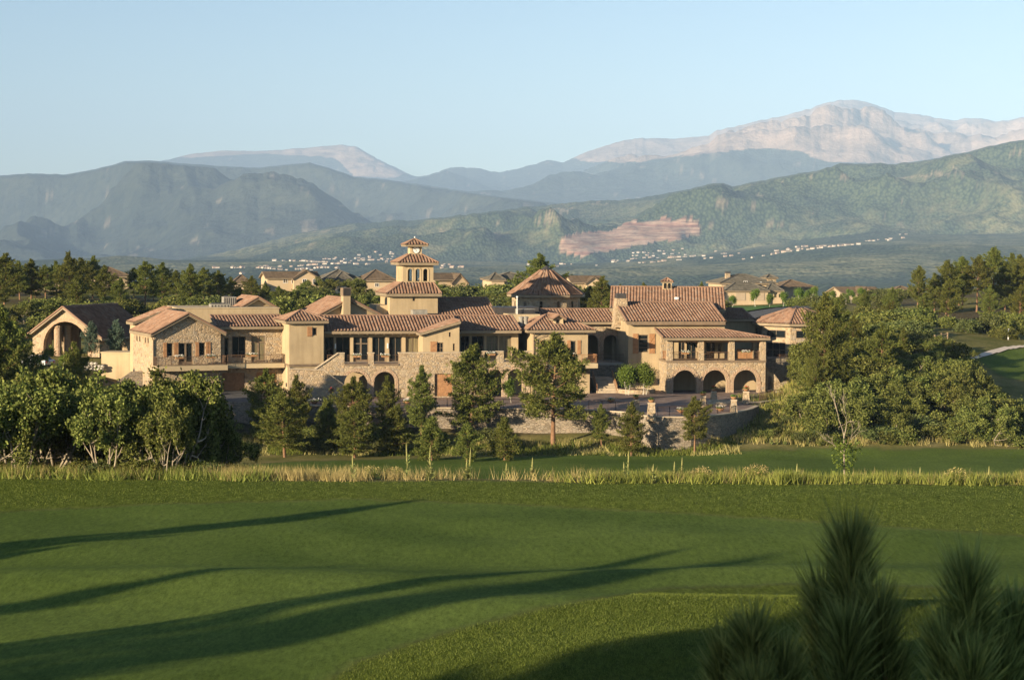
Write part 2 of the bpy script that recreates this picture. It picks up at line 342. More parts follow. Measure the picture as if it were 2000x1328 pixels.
c_rough = k.mix(.85, k.ramp(mid, [(.3, (.064, .094, .014)), (.7, (.158, .198, .038))]), k.ramp(fine, [(.34, (.28, .30, .28)), (.66, (1.5, 1.45, 1.3))]), 'MULTIPLY')
c_nat = k.mix(.7, k.ramp(k.noise(co, .28, 5), [(.3, (.105, .115, .030)), (.55, (.20, .18, .065)), (.75, (.28, .23, .10))]), k.ramp(k.noise(co, 4, 4, .7), [(.3, (.4, .4, .4)), (.7, (1.2, 1.2, 1.2))]), 'MULTIPLY')
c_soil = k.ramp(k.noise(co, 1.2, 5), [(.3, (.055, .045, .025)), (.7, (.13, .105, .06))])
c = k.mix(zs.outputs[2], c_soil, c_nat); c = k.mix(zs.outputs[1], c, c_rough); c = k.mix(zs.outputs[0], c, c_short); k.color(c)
hgt = k.math('ADD', k.math('MULTIPLY', fine, k.math('ADD', k.math('MULTIPLY', zs.outputs[1], .9), .25)), k.math('MULTIPLY', mid, k.math('MULTIPLY', zs.outputs[1], 1.2)))
k.bump(hgt, .9, .12); M['turf'] = k.m
gme = mesh_data('ground', np.stack([GX, GY, GZ], -1).reshape(-1, 3), grid_faces(*GX.shape), M['turf'], True)
ca = gme.color_attributes.new('zone', 'FLOAT_COLOR', 'POINT'); ca.data.foreach_set('color', zone.reshape(-1).astype(np.float32))
og = link(bpy.data.objects.new('ground', gme)); tag(og, kind='structure')

# ------------------------------------------------------------------ far country: foothill plain rising into the forested front range with the quarry
def crest(pts, PX):
    pts = np.array(pts, float); return np.interp(PX, pts[:, 0], pts[:, 1])
def px_ray(PX, PY):
    D = np.array(_F)[None] + ((PX - CX) / F_PX)[:, None] * np.array(CR)[None] + ((CY - PY) / F_PX)[:, None] * np.array(CU)[None]; return D / D[:, 1:2]
NEAR = [(-900, 520), (0, 518), (300, 512), (400, 500), (470, 486), (560, 462), (630, 446), (690, 437), (760, 432), (820, 429), (870, 424), (930, 416), (1000, 408), (1060, 402), (1150, 393), (1210, 392), (1260, 386), (1300, 379), (1345, 370),
        (1385, 360), (1412, 357), (1430, 365), (1480, 354), (1540, 343), (1600, 333), (1640, 320), (1690, 319), (1740, 321), (1800, 315), (1850, 305), (1900, 294), (1950, 282), (2000, 273), (2100, 262), (2300, 250), (2900, 240)]
PXc = np.arange(-700, 2701, 3.0); rows_p = np.concatenate([np.geomspace(560, 6800, 46)[:-1]]); tm = np.linspace(0, 1, 130); D0, D1 = 6800.0, 10200.0
PYc = crest(NEAR, PXc) + 2.2 * (fbm(PXc / 14, PXc * 0 + 3, 3) - .5) * 2
rc = px_ray(PXc, PYc)                       # directions with y = 1
def zplain(px, d):
    right = sstep(1050, 1800, px); lim = sstep(2500, 6800, d)
    z = -22 - 40 * sstep(620, 3500, d) + lim * (12 + 68 * right) + 26 * sstep(1300, 1900, px) * sstep(3500, 5200, d)
    x = (px - CX) / F_PX * d
    return z + (46 * (fbm(x / 620, d / 620, 4) - .5) + 14 * (fbm(x / 150, d / 190, 3) - .5)) * sstep(900, 3200, d)
V = []; nc = len(PXc)
for d in rows_p:
    x = rc[:, 0] * d; V.append(np.stack([x, np.full(nc, d), zplain(PXc, np.full(nc, d))], 1))
zf = zplain(PXc, np.full(nc, D0)); zc = CAMZ + rc[:, 2] * D1
hgt_c = np.maximum(zc - zf, 0)
for t in tm[1:]:
    d = D0 + (D1 - D0) * t; x = rc[:, 0] * d
    spur = hills(x + .45 * d, d * .75 - .2 * x, 950, 5.0) - .36
    g = .55 * t + .45 * t ** 2.2
    z = zf + (zc - zf) * g + hgt_c * (1.25 * spur * np.sin(math.pi * min(1, t ** .8))) + hgt_c * .06 * (fbm(PXc / 30, PXc * 0 + t * 9, 4) - .5) * math.sin(math.pi * t)
    lim = CAMZ + rc[:, 2] * d + 0.0 * d
    z = np.where(t < 1, np.minimum(z, CAMZ + (rc[:, 2] - .0011 * (1 - t) ** .5) * d), zc)
    V.append(np.stack([x, np.full(nc, d), z], 1))
for dd, dz in ((700, -170), (2200, -420)):
    V.append(np.stack([rc[:, 0] * (D1 + dd), np.full(nc, D1 + dd), zc + dz], 1))
V = np.array(V)
def mesh_proj(V):
    Q = V - np.array(CAM); f = Q @ np.array(_F); return CX + F_PX * (Q @ np.array(CR)) / f, CY - F_PX * (Q @ np.array(CU)) / f
qx, qy = mesh_proj(V)
quarry_poly = [(1086, 492), (1092, 474), (1104, 460), (1150, 453), (1190, 452), (1215, 441), (1240, 430), (1256, 436), (1290, 428), (1303, 423), (1312, 434), (1332, 433), (1352, 428), (1368, 440), (1373, 458), (1330, 466), (1280, 472), (1230, 484), (1180, 491), (1130, 497)]
behind = V[..., 1] > 7000
qm = poly_mask(qx + 10 * (fbm(qx / 30, qy / 14, 2) - .5), qy + 4 * (fbm(qx / 30 + 9, qy / 20, 2) - .5), quarry_poly) & behind
# benches cut into the quarry face
for _ in range(40):
    Zs = V[..., 2].copy(); Zs[1:-1, 1:-1] = (V[:-2, 1:-1, 2] + V[2:, 1:-1, 2] + V[1:-1, :-2, 2] + V[1:-1, 2:, 2]) / 4; V[..., 2] = np.where(qm, Zs, V[..., 2])
att = np.zeros(V.shape[:2] + (4,)); qf = qm.astype(float)
for _ in range(4): qf[1:-1, 1:-1] = (qf[1:-1, 1:-1] * 2 + qf[:-2, 1:-1] + qf[2:, 1:-1] + qf[1:-1, :-2] + qf[1:-1, 2:]) / 6
att[..., 0] = sstep(.44, .56, qf); att[..., 3] = 1
meadow = sstep(.46, .58, fbm(V[..., 0] / 420 + 4, V[..., 1] / 700, 4)) * (1 - sstep(6900, 7700, V[..., 1])) + .5 * sstep(.56, .66, fbm(V[..., 0] / 200 + 9, V[..., 1] / 260, 4)) * sstep(6900, 7300, V[..., 1])
meadow = np.maximum(meadow, .8 * poly_mask(qx, qy, [(400, 500), (560, 462), (690, 438), (700, 446), (600, 470), (480, 505)]))
meadow = np.maximum(meadow, .7 * sstep(1650, 1900, qx) * sstep(4000, 5200, V[..., 1]) * (1 - sstep(7200, 7900, V[..., 1])) * sstep(.4, .55, fbm(V[..., 0] / 150, V[..., 1] / 300, 4)))
att[..., 1] = np.clip(meadow, 0, 1)
outc = sstep(.74, .77, fbm(V[..., 0] / 60 + 40, V[..., 2] / 30, 5)) * sstep(7300, 7800, V[..., 1])
outc = np.maximum(outc, poly_mask(qx + 10 * (fbm(qx / 8, qy / 6, 2) - .5), qy, [(1040, 432), (1070, 408), (1120, 404), (1110, 418), (1075, 438)]) * (fbm(qx / 5, qy / 4, 3) > .45) * behind)
att[..., 2] = .45 * outc
k = NM('forested_range', .95, .05); co = k.coord(); zs = k.n('SeparateColor'); k.l(k.attr('zone', 'Color'), zs.inputs[0])
vor = k.n('TexVoronoi'); vor.inputs['Scale'].default_value = .085; k.l(k.coord(scale=(1, .6, .7)), vor.inputs['Vector'])
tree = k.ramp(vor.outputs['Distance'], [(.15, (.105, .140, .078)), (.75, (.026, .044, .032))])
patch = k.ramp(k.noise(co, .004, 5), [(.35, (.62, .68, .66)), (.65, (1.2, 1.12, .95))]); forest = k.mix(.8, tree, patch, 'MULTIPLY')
mead = k.ramp(k.noise(co, .02, 5), [(.3, (.13, .145, .06)), (.7, (.30, .27, .14))])
qn = k.n('TexNoise'); qn.inputs['Scale'].default_value = 1; qn.inputs['Detail'].default_value = 4; k.l(k.coord(scale=(.0035, .0035, .055)), qn.inputs['Vector'])
quar = k.ramp(qn.outputs['Fac'], [(.30, (.24, .12, .08)), (.42, (.52, .28, .19)), (.50, (.62, .44, .32)), (.57, (.36, .20, .13)), (.66, (.62, .42, .30)), (.76, (.32, .28, .18))])
quar = k.mix(.8, quar, k.ramp(k.noise(co, .022, 5, .75), [(.35, (.45, .43, .42)), (.62, (1.15, 1.1, 1.05))]), 'MULTIPLY')
rock = k.ramp(k.noise(co, .05, 3), [(.3, (.33, .24, .16)), (.7, (.50, .38, .27))])
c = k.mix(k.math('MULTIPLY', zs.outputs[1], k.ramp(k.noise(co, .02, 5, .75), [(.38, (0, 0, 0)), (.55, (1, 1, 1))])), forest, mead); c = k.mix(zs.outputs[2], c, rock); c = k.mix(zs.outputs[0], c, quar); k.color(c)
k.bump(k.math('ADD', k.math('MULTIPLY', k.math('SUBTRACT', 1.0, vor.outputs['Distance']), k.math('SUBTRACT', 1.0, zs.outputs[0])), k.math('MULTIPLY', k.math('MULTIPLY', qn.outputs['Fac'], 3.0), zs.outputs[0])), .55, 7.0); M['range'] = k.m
me = mesh_data('front_range', V.reshape(-1, 3), grid_faces(V.shape[0], V.shape[1]), M['range'], True)
ca = me.color_attributes.new('zone', 'FLOAT_COLOR', 'POINT'); ca.data.foreach_set('color', att.reshape(-1).astype(np.float32))
tag(link(bpy.data.objects.new('foothill_range', me)), kind='structure')
# lookup of the plain for the distant town
def plain_hit(px, py):
    col = int(round((px - PXc[0]) / 3.0)); yy = FAR_QY[:, col]; best = None
    for i in range(20, 130):
        if yy[i] <= py: best = i; break
    if best is None: best = 60
    return FAR_V[best, col]
FAR_V = V; FAR_QY = qy
# ------------------------------------------------------------------ far mountains
def mountain(name, sky_pts, foot_y, Df, Dc, pxs, nrow, matname, spur_w, amp, bare=None, jag=3.0, seed=0):
    PX = np.arange(pxs[0], pxs[1] + 1, pxs[2]); PY = crest(sky_pts, PX) + jag * (fbm(PX / 11 + seed, PX * 0 + seed, 4) - .5)
    r = px_ray(PX, PY); f = px_ray(PX, crest(foot_y, PX) if not np.isscalar(foot_y) else np.full(len(PX), float(foot_y))); zc = CAMZ + r[:, 2] * Dc; zf = CAMZ + f[:, 2] * Df; Hh = np.maximum(zc - zf, 1); VV = []
    for t in np.linspace(0, 1, nrow):
        d = Df + (Dc - Df) * t; g = .62 * t + .38 * t ** 2
        xx = r[:, 0] * d; spur = hills(xx + .4 * d, d * .7 - .15 * xx, spur_w, seed) - .36
        z = zf + (zc - zf) * g + Hh * amp * spur * math.sin(math.pi * min(1, .08 + t * .92)) + Hh * .07 * (fbm(PX / 22 + seed, PX * 0 + t * 14, 4) - .5) * math.sin(math.pi * t)
        z = np.where(t < 1, np.minimum(z, CAMZ + (r[:, 2] - .0016 * (1 - t) ** .6) * d), zc)
        VV.append(np.stack([r[:, 0] * d, np.full(len(PX), d), z], 1))
    VV.append(np.stack([r[:, 0] * (Dc + 2500), np.full(len(PX), Dc + 2500), zc - 900], 1)); VV = np.array(VV)
    mx, my = mesh_proj(VV); a = np.zeros(VV.shape[:2] + (4,)); a[..., 3] = 1
    if bare is not None: a[..., 0] = bare(mx, my, VV)
    oc = sstep(.75, .78, fbm(VV[..., 0] / 110 + 3 + seed, VV[..., 2] / 60, 4)); a[..., 2] = .35 * oc
    me = mesh_data(name, VV.reshape(-1, 3), grid_faces(VV.shape[0], VV.shape[1]), M[matname], True)
    ca = me.color_attributes.new('zone', 'FLOAT_COLOR', 'POINT'); ca.data.foreach_set('color', a.reshape(-1).astype(np.float32))
    tag(link(bpy.data.objects.new(name, me)), kind='structure')
k = NM('high_mountain', .95, .05); co = k.coord(); zs = k.n('SeparateColor'); k.l(k.attr('zone', 'Color'), zs.inputs[0])
fo = k.mix(.8, k.ramp(k.noise(co, .012, 4, .7), [(.3, (.026, .038, .036)), (.7, (.074, .088, .070))]), k.ramp(k.noise(co, .0011, 5), [(.35, (.6, .65, .62)), (.65, (1.25, 1.15, 1.0))]), 'MULTIPLY')
ba = k.ramp(k.noise(co, .0022, 6, .7), [(.28, (.22, .16, .12)), (.5, (.40, .285, .215)), (.72, (.52, .375, .285))])
rk = k.ramp(k.noise(co, .012, 3), [(.3, (.30, .23, .16)), (.7, (.50, .39, .28))])
edge = k.math('ADD', zs.outputs[0], k.math('MULTIPLY', k.math('SUBTRACT', k.noise(co, .0035, 6, .75), .5), 1.3)); em = k.ramp(edge, [(.42, (0, 0, 0)), (.58, (1, 1, 1))])
c = k.mix(zs.outputs[2], fo, rk); c = k.mix(em, c, ba); k.color(c); k.bump(k.noise(co, .003, 6, .6), .8, 110); M['mountain'] = k.m
ALM = [(-300, 352), (150, 345), (250, 327), (330, 312), (372, 301), (440, 294), (500, 296), (560, 292), (620, 287), (665, 283), (698, 287), (722, 302), (752, 318), (800, 341), (850, 356), (1100, 400)]
mountain('bare_mountain', ALM, 430, 26000, 31000, (-120, 1040, 4), 60, 'mountain', 2600, .9, lambda x, y, v: np.clip(.5 + (crest([(0, 300), (330, 305), (372, 309), (450, 304), (520, 300), (560, 303), (620, 305), (660, 312), (690, 345), (770, 348), (800, 335)], x) - y) / 9, 0, 1), 2.0, 3)
PIKE = [(700, 372), (820, 345), (850, 338), (880, 327), (925, 328), (975, 337), (1010, 330), (1045, 321), (1068, 312), (1098, 318), (1132, 303), (1165, 291), (1200, 279), (1240, 270), (1300, 271), (1350, 269), (1385, 265), (1402, 254), (1440, 247), (1480, 236),
        (1520, 229), (1550, 221), (1585, 212), (1610, 202), (1640, 196), (1662, 195), (1690, 199), (1715, 207), (1745, 219), (1775, 222), (1805, 225), (1840, 233), (1862, 236), (1885, 232), (1915, 231), (1945, 238), (1975, 234), (2000, 229), (2100, 240), (2400, 270), (2700, 300)]
mountain('granite_peak', PIKE, [(700, 425), (1100, 400), (2700, 380)], 18000, 28900, (760, 2420, 3), 110, 'mountain', 2900, 1.0, lambda x, y, v: np.clip(.5 + (crest([(700, 250), (1060, 300), (1100, 303), (1150, 316), (1250, 316), (1400, 298), (1500, 290), (1560, 296), (1620, 318), (1760, 320), (1900, 300), (2000, 290), (2400, 300)], x) - y) / 16, 0, 1), 4.0, 11)
LEFT = [(-500, 360), (-100, 347), (0, 343), (60, 339), (130, 341), (185, 331), (215, 324), (245, 315), (290, 314), (340, 318), (420, 324), (500, 328), (560, 322), (605, 318), (640, 327), (690, 345), (760, 352), (830, 362), (900, 372), (1000, 385), (1120, 398), (1300, 420)]
mountain('wooded_mountain', LEFT, [(-500, 560), (300, 560), (700, 540), (1300, 520)], 10600, 19500, (-420, 1240, 3), 120, 'mountain', 2300, 1.35, lambda x, y, v: x * 0, 2.0, 23)
# ================================================================== BUILDING KIT
def tile_poly(pts, mat, period=.40, course=.45, amp=.105, step=.03, rr=None):
    """barrel tiles on a convex polygon whose first edge is the eave; returns V, F, rnd arrays"""
    P = [Vector(p) for p in pts]; e = (P[1] - P[0]).normalized(); n = Vector((0, 0, 0))
    for i in range(1, len(P) - 1): n += (P[i] - P[0]).cross(P[i + 1] - P[0])
    n.normalize()
    if n.z < 0: n = -n
    s = n.cross(e)
    if s.z < 0: s = -s
    T = np.array([(p - P[0]).dot(e) for p in P]); S = np.array([(p - P[0]).dot(s) for p in P]); t0, t1 = T.min(), T.max()
    off = np.array([0, .12, .3, .48, .6, .8]) * period; hh = np.array([0, .75, 1, .75, 0, -.15]) * amp
    nper = int((t1 - t0) / period) + 1; ts = (t0 + np.arange(nper)[:, None] * period + off[None]).ravel(); hs = np.tile(hh, nper); ci = np.repeat(np.arange(nper), 6)
    ok = (ts > t0 + 1e-4) & (ts < t1 - 1e-4); ts = np.r_[t0 + 1e-4, ts[ok], t1 - 1e-4]; hs = np.r_[0, hs[ok], 0]; ci = np.r_[0, ci[ok], nper]
    lo = np.full(len(ts), 1e9); hi = np.full(len(ts), -1e9)
    for i in range(len(P)):
        a, b = i, (i + 1) % len(P)
        if abs(T[a] - T[b]) < 1e-6: continue
        f = (ts - T[a]) / (T[b] - T[a]); m_ = (f >= -1e-6) & (f <= 1 + 1e-6); v = S[a] + f * (S[b] - S[a])
        lo = np.where(m_, np.minimum(lo, v), lo); hi = np.where(m_, np.maximum(hi, v), hi)
    nr = int(S.max() / course) + 1; rows = [];  ro = []
    for r in range(nr + 1): rows += [r * course, r * course + 1e-3] if r else [0.0]; ro += [0, step] if r else [step]
    rows = np.array(rows); ro = np.array(ro); SS = np.clip(rows[None, :], lo[:, None], hi[:, None]); HH = hs[:, None] + ro[None, :] * np.ones_like(SS)
    e_, s_, n_, p0 = map(np.array, (e, s, n, P[0])); V = p0 + ts[:, None, None] * e_ + SS[..., None] * s_ + HH[..., None] * n_
    a, b = SS.shape; i = (np.arange(a - 1)[:, None] * b + np.arange(b - 1)[None]).ravel(); Fq = np.stack([i, i + b, i + b + 1, i + 1], 1)
    sz = np.maximum(SS[:-1, 1:] - SS[:-1, :-1], SS[1:, 1:] - SS[1:, :-1]).ravel(); keep = sz > 1e-5
    rnd = (np.sin((ci[:-1, None] * 12.9898 + (np.arange(b - 1)[None] // 2) * 78.233 + p0[0] * 3.1) ) * 43758.5453) % 1.0
    Fq = Fq[keep]; rnd = np.broadcast_to(rnd, (a - 1, b - 1)).ravel()[keep]
    V = V.reshape(-1, 3); fn = np.cross(V[Fq[:1, 1]] - V[Fq[:1, 0]], V[Fq[:1, 2]] - V[Fq[:1, 0]])
    if (e.cross(s)).z < 0: Fq = Fq[:, ::-1]
    return V, Fq, rnd
def cap_tube(a, b, rad=.13):
    mb = MB().tube([a, b], rad, 6); return np.array([tuple(v) for v in mb.V]), np.array([f for f in mb.F if len(f) == 4])
def roof(polys, parent, mat='tile', thick=.30, caps=(), name='roof', fascia='fascia', period=.40, amp=.105, course=.45):
    VV = []; FF = []; RR = []; n = 0
    for p in polys:
        v, f, r = tile_poly(p, mat, period, course, amp); VV.append(v); FF.append(f + n); RR.append(r); n += len(v)
    for a, b in caps:
        up = Vector((0, 0, .05)); v, f = cap_tube(Vector(a) + up, Vector(b) + up); VV.append(v); FF.append(f + n); RR.append(np.full(len(f), .55)); n += len(v)
    me = mesh_data(name, np.concatenate(VV), np.concatenate(FF), M[mat]); at = me.attributes.new('rnd', 'FLOAT', 'FACE'); at.data.foreach_set('value', np.concatenate(RR).astype(np.float32))
    o = link(bpy.data.objects.new(name, me), parent)
    mb = MB()
    for p in polys:
        q = [Vector(v) + Vector((0, 0, -.012)) for v in p]; nn = len(q)
        mb.add(q + [v - Vector((0, 0, thick)) for v in q], [tuple(range(nn)), tuple(range(2 * nn - 1, nn - 1, -1))] + [(i, (i + 1) % nn, nn + (i + 1) % nn, nn + i) for i in range(nn)])
    mb.build('eave_board', M[fascia], parent)
    return o
def arch_loop(fr, xa, xb, za, zb, c, n=12, rise=None):
    r = (xb - xa) / 2; rise = rise or min(r, zb - za - .05); zs = zb - rise; xm = (xa + xb) / 2
    return [fr.w(xa, c, za), fr.w(xb, c, za)] + [fr.w(xm + r * math.cos(math.pi * i / n), c, zs + rise * math.sin(math.pi * i / n)) for i in range(n + 1)]
def rect_loop(fr, xa, xb, za, zb, c): return [fr.w(xa, c, za), fr.w(xb, c, za), fr.w(xb, c, zb), fr.w(xa, c, zb)]
def arch_trim(fr, xa, xb, za, zb, c, wd, parent, rise=None, n=12, proud=.06, mat='brick_trim', name='arch_trim'):
    r = (xb - xa) / 2; rise = rise or min(r, zb - za - .05); zs = zb - rise; xm = (xa + xb) / 2; inn = []; out = []
    for i in range(n + 1):
        t = math.pi * i / n; inn.append((xm + r * math.cos(t), zs + rise * math.sin(t))); out.append((xm + (r + wd) * math.cos(t), zs + (rise + wd) * math.sin(t)))
    loop = [fr.w(x, c - proud, z) for x, z in [(xb + .002, za)] + [(x, z) for x, z in inn] + [(xa - .002, za), (xa - wd, za)] + out[::-1] + [(xb + wd, za)]]
    return MB().prism(loop, fr.Y * (proud + .10)).build(name, M[mat], parent)
def wall(fr, name, outline, holes, c, t, mat, parent):
    """outline: (x, z) points; holes: ('r' or 'a', xa, xb, za, zb)"""
    hl = [(arch_loop if h[0] == 'a' else rect_loop)(fr, *h[1:5], c) for h in holes]
    return MB().prism([fr.w(x, c, z) for x, z in outline], fr.Y * t, holes=hl).build(name, M[mat], parent)
def window(fr, xa, xb, za, zb, c, parent, cols=2, rows=2, arch=False, name='window', frame='trim', pane='glass', fw=.07, t=.08):
    mb = MB()
    if arch:
        mb.add(arch_loop(fr, xa, xb, za, zb, c + .05), [tuple(range(15))], 1); zf = zb - (xb - xa) / 2
    else: mb.add(rect_loop(fr, xa, xb, za, zb, c + .05), [(0, 1, 2, 3)], 1); zf = zb
    for x in (xa, xb - fw): mb.box(fr, x, x + fw, c, c + t, za, zf)
    for z in (za, zb - fw) if not arch else (za,): mb.box(fr, xa + fw, xb - fw, c + .004, c + t, z, z + fw)
    for i in range(1, cols): x = xa + (xb - xa) * i / cols; mb.box(fr, x - fw * .4, x + fw * .4, c + .008, c + t, za + fw, zf - (0 if arch else fw))
    for i in range(1, rows): z = za + (zb - za) * i / rows; mb.box(fr, xa + fw, xb - fw, c + .012, c + t, z - fw * .35, z + fw * .35)
    return mb.build(name, [M[frame], M[pane]], parent, recalc=False)
def french_door(fr, xa, xb, za, zb, c, parent, transom=.55, frame='trim', pane='glass'):
    mb = MB(); mb.add(rect_loop(fr, xa, xb, za, zb, c + .06), [(0, 1, 2, 3)], 1); xm = (xa + xb) / 2; zt = zb - transom
    for x, w_ in ((xa, .10), (xb - .10, .10), (xm - .10, .20)): mb.box(fr, x, x + w_, c, c + .1, za, zb)
    for z, h in ((za, .30), (zt - .06, .12), (zb - .09, .09)): mb.box(fr, xa + .10, xb - .10, c + .004, c + .1, z, z + h)
    return mb.build('door', [M[frame], M[pane]], parent, recalc=False)
def shutter(fr, xa, xb, za, zb, c, parent, brace=True):
    mb = MB(); n = max(2, int((xb - xa) / .16)); w_ = (xb - xa) / n
    for i in range(n): mb.box(fr, xa + i * w_ + .006, xa + (i + 1) * w_ - .006, c - .06, c, za, zb)
    for z in (za + .12, zb - .22): mb.box(fr, xa, xb, c - .09, c - .062, z, z + .10)
    if brace:
        zm = (za + zb) / 2
        mb.box(fr, xa, xb, c - .09, c - .062, zm - .05, zm + .05)
        for z0, z1 in ((za + .2, zm - .05), (zb - .2, zm + .05)): mb.bar(fr.w(xb - .05, c - .078, z0), fr.w(xa + .05, c - .078, z1), .03, .09)
    return mb.build('shutter', M['wood'], parent)
def plank_door(fr, xa, xb, za, zb, c, parent, name='garage_door', mat='wood'):
    mb = MB(); n = max(3, int((xb - xa) / .22)); w_ = (xb - xa) / n
    for i in range(n): mb.box(fr, xa + i * w_ + .006, xa + (i + 1) * w_ - .006, c, c + .06, za, zb)
    mb.box(fr, xa, xb, c + .062, c + .09, za, zb)
    return mb.build(name, M[mat], parent)
def railing(pts, parent, h=1.05, gap=.13, mat='iron', name='railing', post=1.8):
    mb = MB()
    for a, b in zip(pts[:-1], pts[1:]):
        a = Vector(a); b = Vector(b); L = (b - a).length; up = Vector((0, 0, 1))
        mb.bar(a + up * h, b + up * h, .06, .05); mb.bar(a + up * .12, b + up * .12, .04, .04)
        n = max(1, int(L / gap))
        for i in range(n + 1): p = a + (b - a) * (i / n); mb.bar(p + up * .1, p + up * (h - .02), .016)
        m_ = max(1, round(L / post))
        for i in range(m_ + 1): p = a + (b - a) * (i / m_); mb.bar(p, p + up * (h + .02), .055)
    return mb.build(name, M[mat], parent)
def blockv(fr, x0, x1, y0, y1, z0, z1, mat, parent, name): return MB().box(fr, x0, x1, y0, y1, z0, z1).build(name, M[mat], parent)
def gable_body(fr, x0, x1, c0, c1, z0, ze, zr, mat, parent, name, holes=(), t=.4, xm=None, side_mat=None):
    """closed volume: gable front with openings, plain sides and back"""
    xm = (x0 + x1) / 2 if xm is None else xm
    o = wall(fr, name, [(x0, z0), (x1, z0), (x1, ze), (xm, zr), (x0, ze)], holes, c0, t, mat, parent)
    mb = MB(); mb.box(fr, x0 + .003, x0 + t, c0 + t, c1, z0, ze); mb.box(fr, x1 - t, x1 - .003, c0 + t, c1, z0, ze)
    mb.prism([fr.w(x, c1, z) for x, z in ((x0, z0), (x1, z0), (x1, ze), (xm, zr), (x0, ze))], fr.Y * .3)
    s = mb.build('side_wall', M[side_mat or mat], o); return o
def box_body(fr, x0, x1, c0, c1, z0, z1, mat, parent, name, holes=(), t=.4):
    o = wall(fr, name, [(x0, z0), (x1, z0), (x1, z1), (x0, z1)], holes, c0, t, mat, parent)
    mb = MB(); mb.box(fr, x0 + .003, x0 + t, c0 + t, c1, z0, z1); mb.box(fr, x1 - t, x1 - .003, c0 + t, c1, z0, z1); mb.box(fr, x0 + t, x1 - t, c1 - t, c1, z0, z1); mb.box(fr, x0 + t, x1 - t, c0 + t, c1 - t, z1 - .25, z1 - .004)
    mb.build('side_wall', M[mat], o); return o
def gable_roof(fr, x0, x1, c0, c1, ze, zr, parent, xm=None, ov=.5, ovf=.6, mat='tile', **kw):
    """ridge runs front to back"""
    xm = (x0 + x1) / 2 if xm is None else xm; sl = (zr - ze) / (xm - x0); sr = (zr - ze) / (x1 - xm)
    a0, a1 = x0 - ov, x1 + ov; za, zb = ze - ov * sl + .12, ze - ov * sr + .12; zr = zr + .12
    L = [fr.w(a0, c1, za), fr.w(a0, c0 - ovf, za), fr.w(xm, c0 - ovf, zr), fr.w(xm, c1, zr)]
    Rr = [fr.w(a1, c0 - ovf, zb), fr.w(a1, c1, zb), fr.w(xm, c1, zr), fr.w(xm, c0 - ovf, zr)]
    return roof([L, Rr], parent, mat, caps=[(fr.w(xm, c0 - ovf, zr), fr.w(xm, c1, zr)), (L[1], L[2]), (Rr[0], Rr[3])], **kw)
def shed_roof(fr, x0, x1, c0, c1, ze, zr, parent, mat='tile', **kw):
    """eave at the front (c0), rising to the back (c1)"""
    p = [fr.w(x0, c0, ze), fr.w(x1, c0, ze), fr.w(x1, c1, zr), fr.w(x0, c1, zr)]
    return roof([p], parent, mat, caps=[(p[2], p[3]), (p[1], p[2]), (p[0], p[3])], **kw)
def hip_roof(fr, x0, x1, c0, c1, ze, zr, parent, top=None, mat='tile', ridge=None, **kw):
    """top: (xa, xb, ya, yb, z) leaves a flat ring for a tier; else a ridge along x"""
    A = [fr.w(x0, c0, ze), fr.w(x1, c0, ze), fr.w(x1, c1, ze), fr.w(x0, c1, ze)]
    if top:
        B = [fr.w(top[0], top[2], zr), fr.w(top[1], top[2], zr), fr.w(top[1], top[3], zr), fr.w(top[0], top[3], zr)]
        polys = [[A[i], A[(i + 1) % 4], B[(i + 1) % 4], B[i]] for i in range(4)]; caps = [(A[i], B[i]) for i in range(4)]
    else:
        ym = (c0 + c1) / 2; d = ridge if ridge is not None else (c1 - c0) / 2; d = min(d, (x1 - x0) / 2 - .01); r0 = fr.w(x0 + d, ym, zr); r1 = fr.w(x1 - d, ym, zr)
        polys = [[A[0], A[1], r1, r0], [A[1], A[2], r1], [A[2], A[3], r0, r1], [A[3], A[0], r0]]; caps = [(A[0], r0), (A[1], r1), (A[2], r1), (A[3], r0), (r0, r1)]
    return roof(polys, parent, mat, caps=caps, **kw)
def planter_box(p, parent_label, L=1.3, ang=0.0, red=False, group='flower boxes hung on the balcony rails', label=None):
    t = thing('flower_box', p, label or parent_label, 'flower box', group, rz=ang); o_ = p
    mb = MB(); X = Vector((math.cos(ang), math.sin(ang), 0)); Yv = Vector((-math.sin(ang), math.cos(ang), 0)); p = Vector(p)
    c8 = []
    for z, a, b in ((0, .42, .12), (.24, .5, .17)):
        for sx, sy in ((-1, -1), (1, -1), (1, 1), (-1, 1)): c8.append(p + X * (sx * a * L) + Yv * (sy * b) + Vector((0, 0, z)))
    mb.hexa(c8).build('box', M['wood'], t)
    n = 110; r = np.random.default_rng(int(abs(p.x * 91)) + 3); ctr = np.array(p)[None] + (r.random((n, 1)) - .5) * L * 1.05 * np.array(X)[None] + (r.random((n, 1)) - .5) * .42 * np.array(Yv)[None] + np.c_[np.zeros((n, 2)), .22 + r.random(n) * .22]
    V, Fq = blades(ctr, r.normal(size=(n, 3)) + [0, 0, .6], .10, .10, r); tag(obj('flowers', V, Fq, M['flower_red' if red else 'flower'], t), kind='stuff')
    V, Fq = blades(ctr - [0, 0, .07], r.normal(size=(n, 3)) + [0, 0, .3], .13, .08, r); obj('leaves', V, Fq, M['maple'], t); return t
def blades(P, D, length, width, r):
    """one bent leaf (two triangles) at each point along direction D"""
    P = np.asarray(P, float); D = np.asarray(D, float); D = D / (np.linalg.norm(D, axis=1, keepdims=True) + 1e-9); n = len(P)
    q = r.normal(size=(n, 3)); Sd = np.cross(D, q); Sd /= np.linalg.norm(Sd, axis=1, keepdims=True) + 1e-9
    L = (np.asarray(length) * (.7 + .6 * r.random(n)))[:, None]; W = (np.asarray(width) * (.7 + .6 * r.random(n)))[:, None]
    V = np.stack([P, P + D * L * .5 + Sd * W * .5, P + D * L, P + D * L * .5 - Sd * W * .5], 1).reshape(-1, 3); return V, np.arange(n * 4).reshape(n, 4)

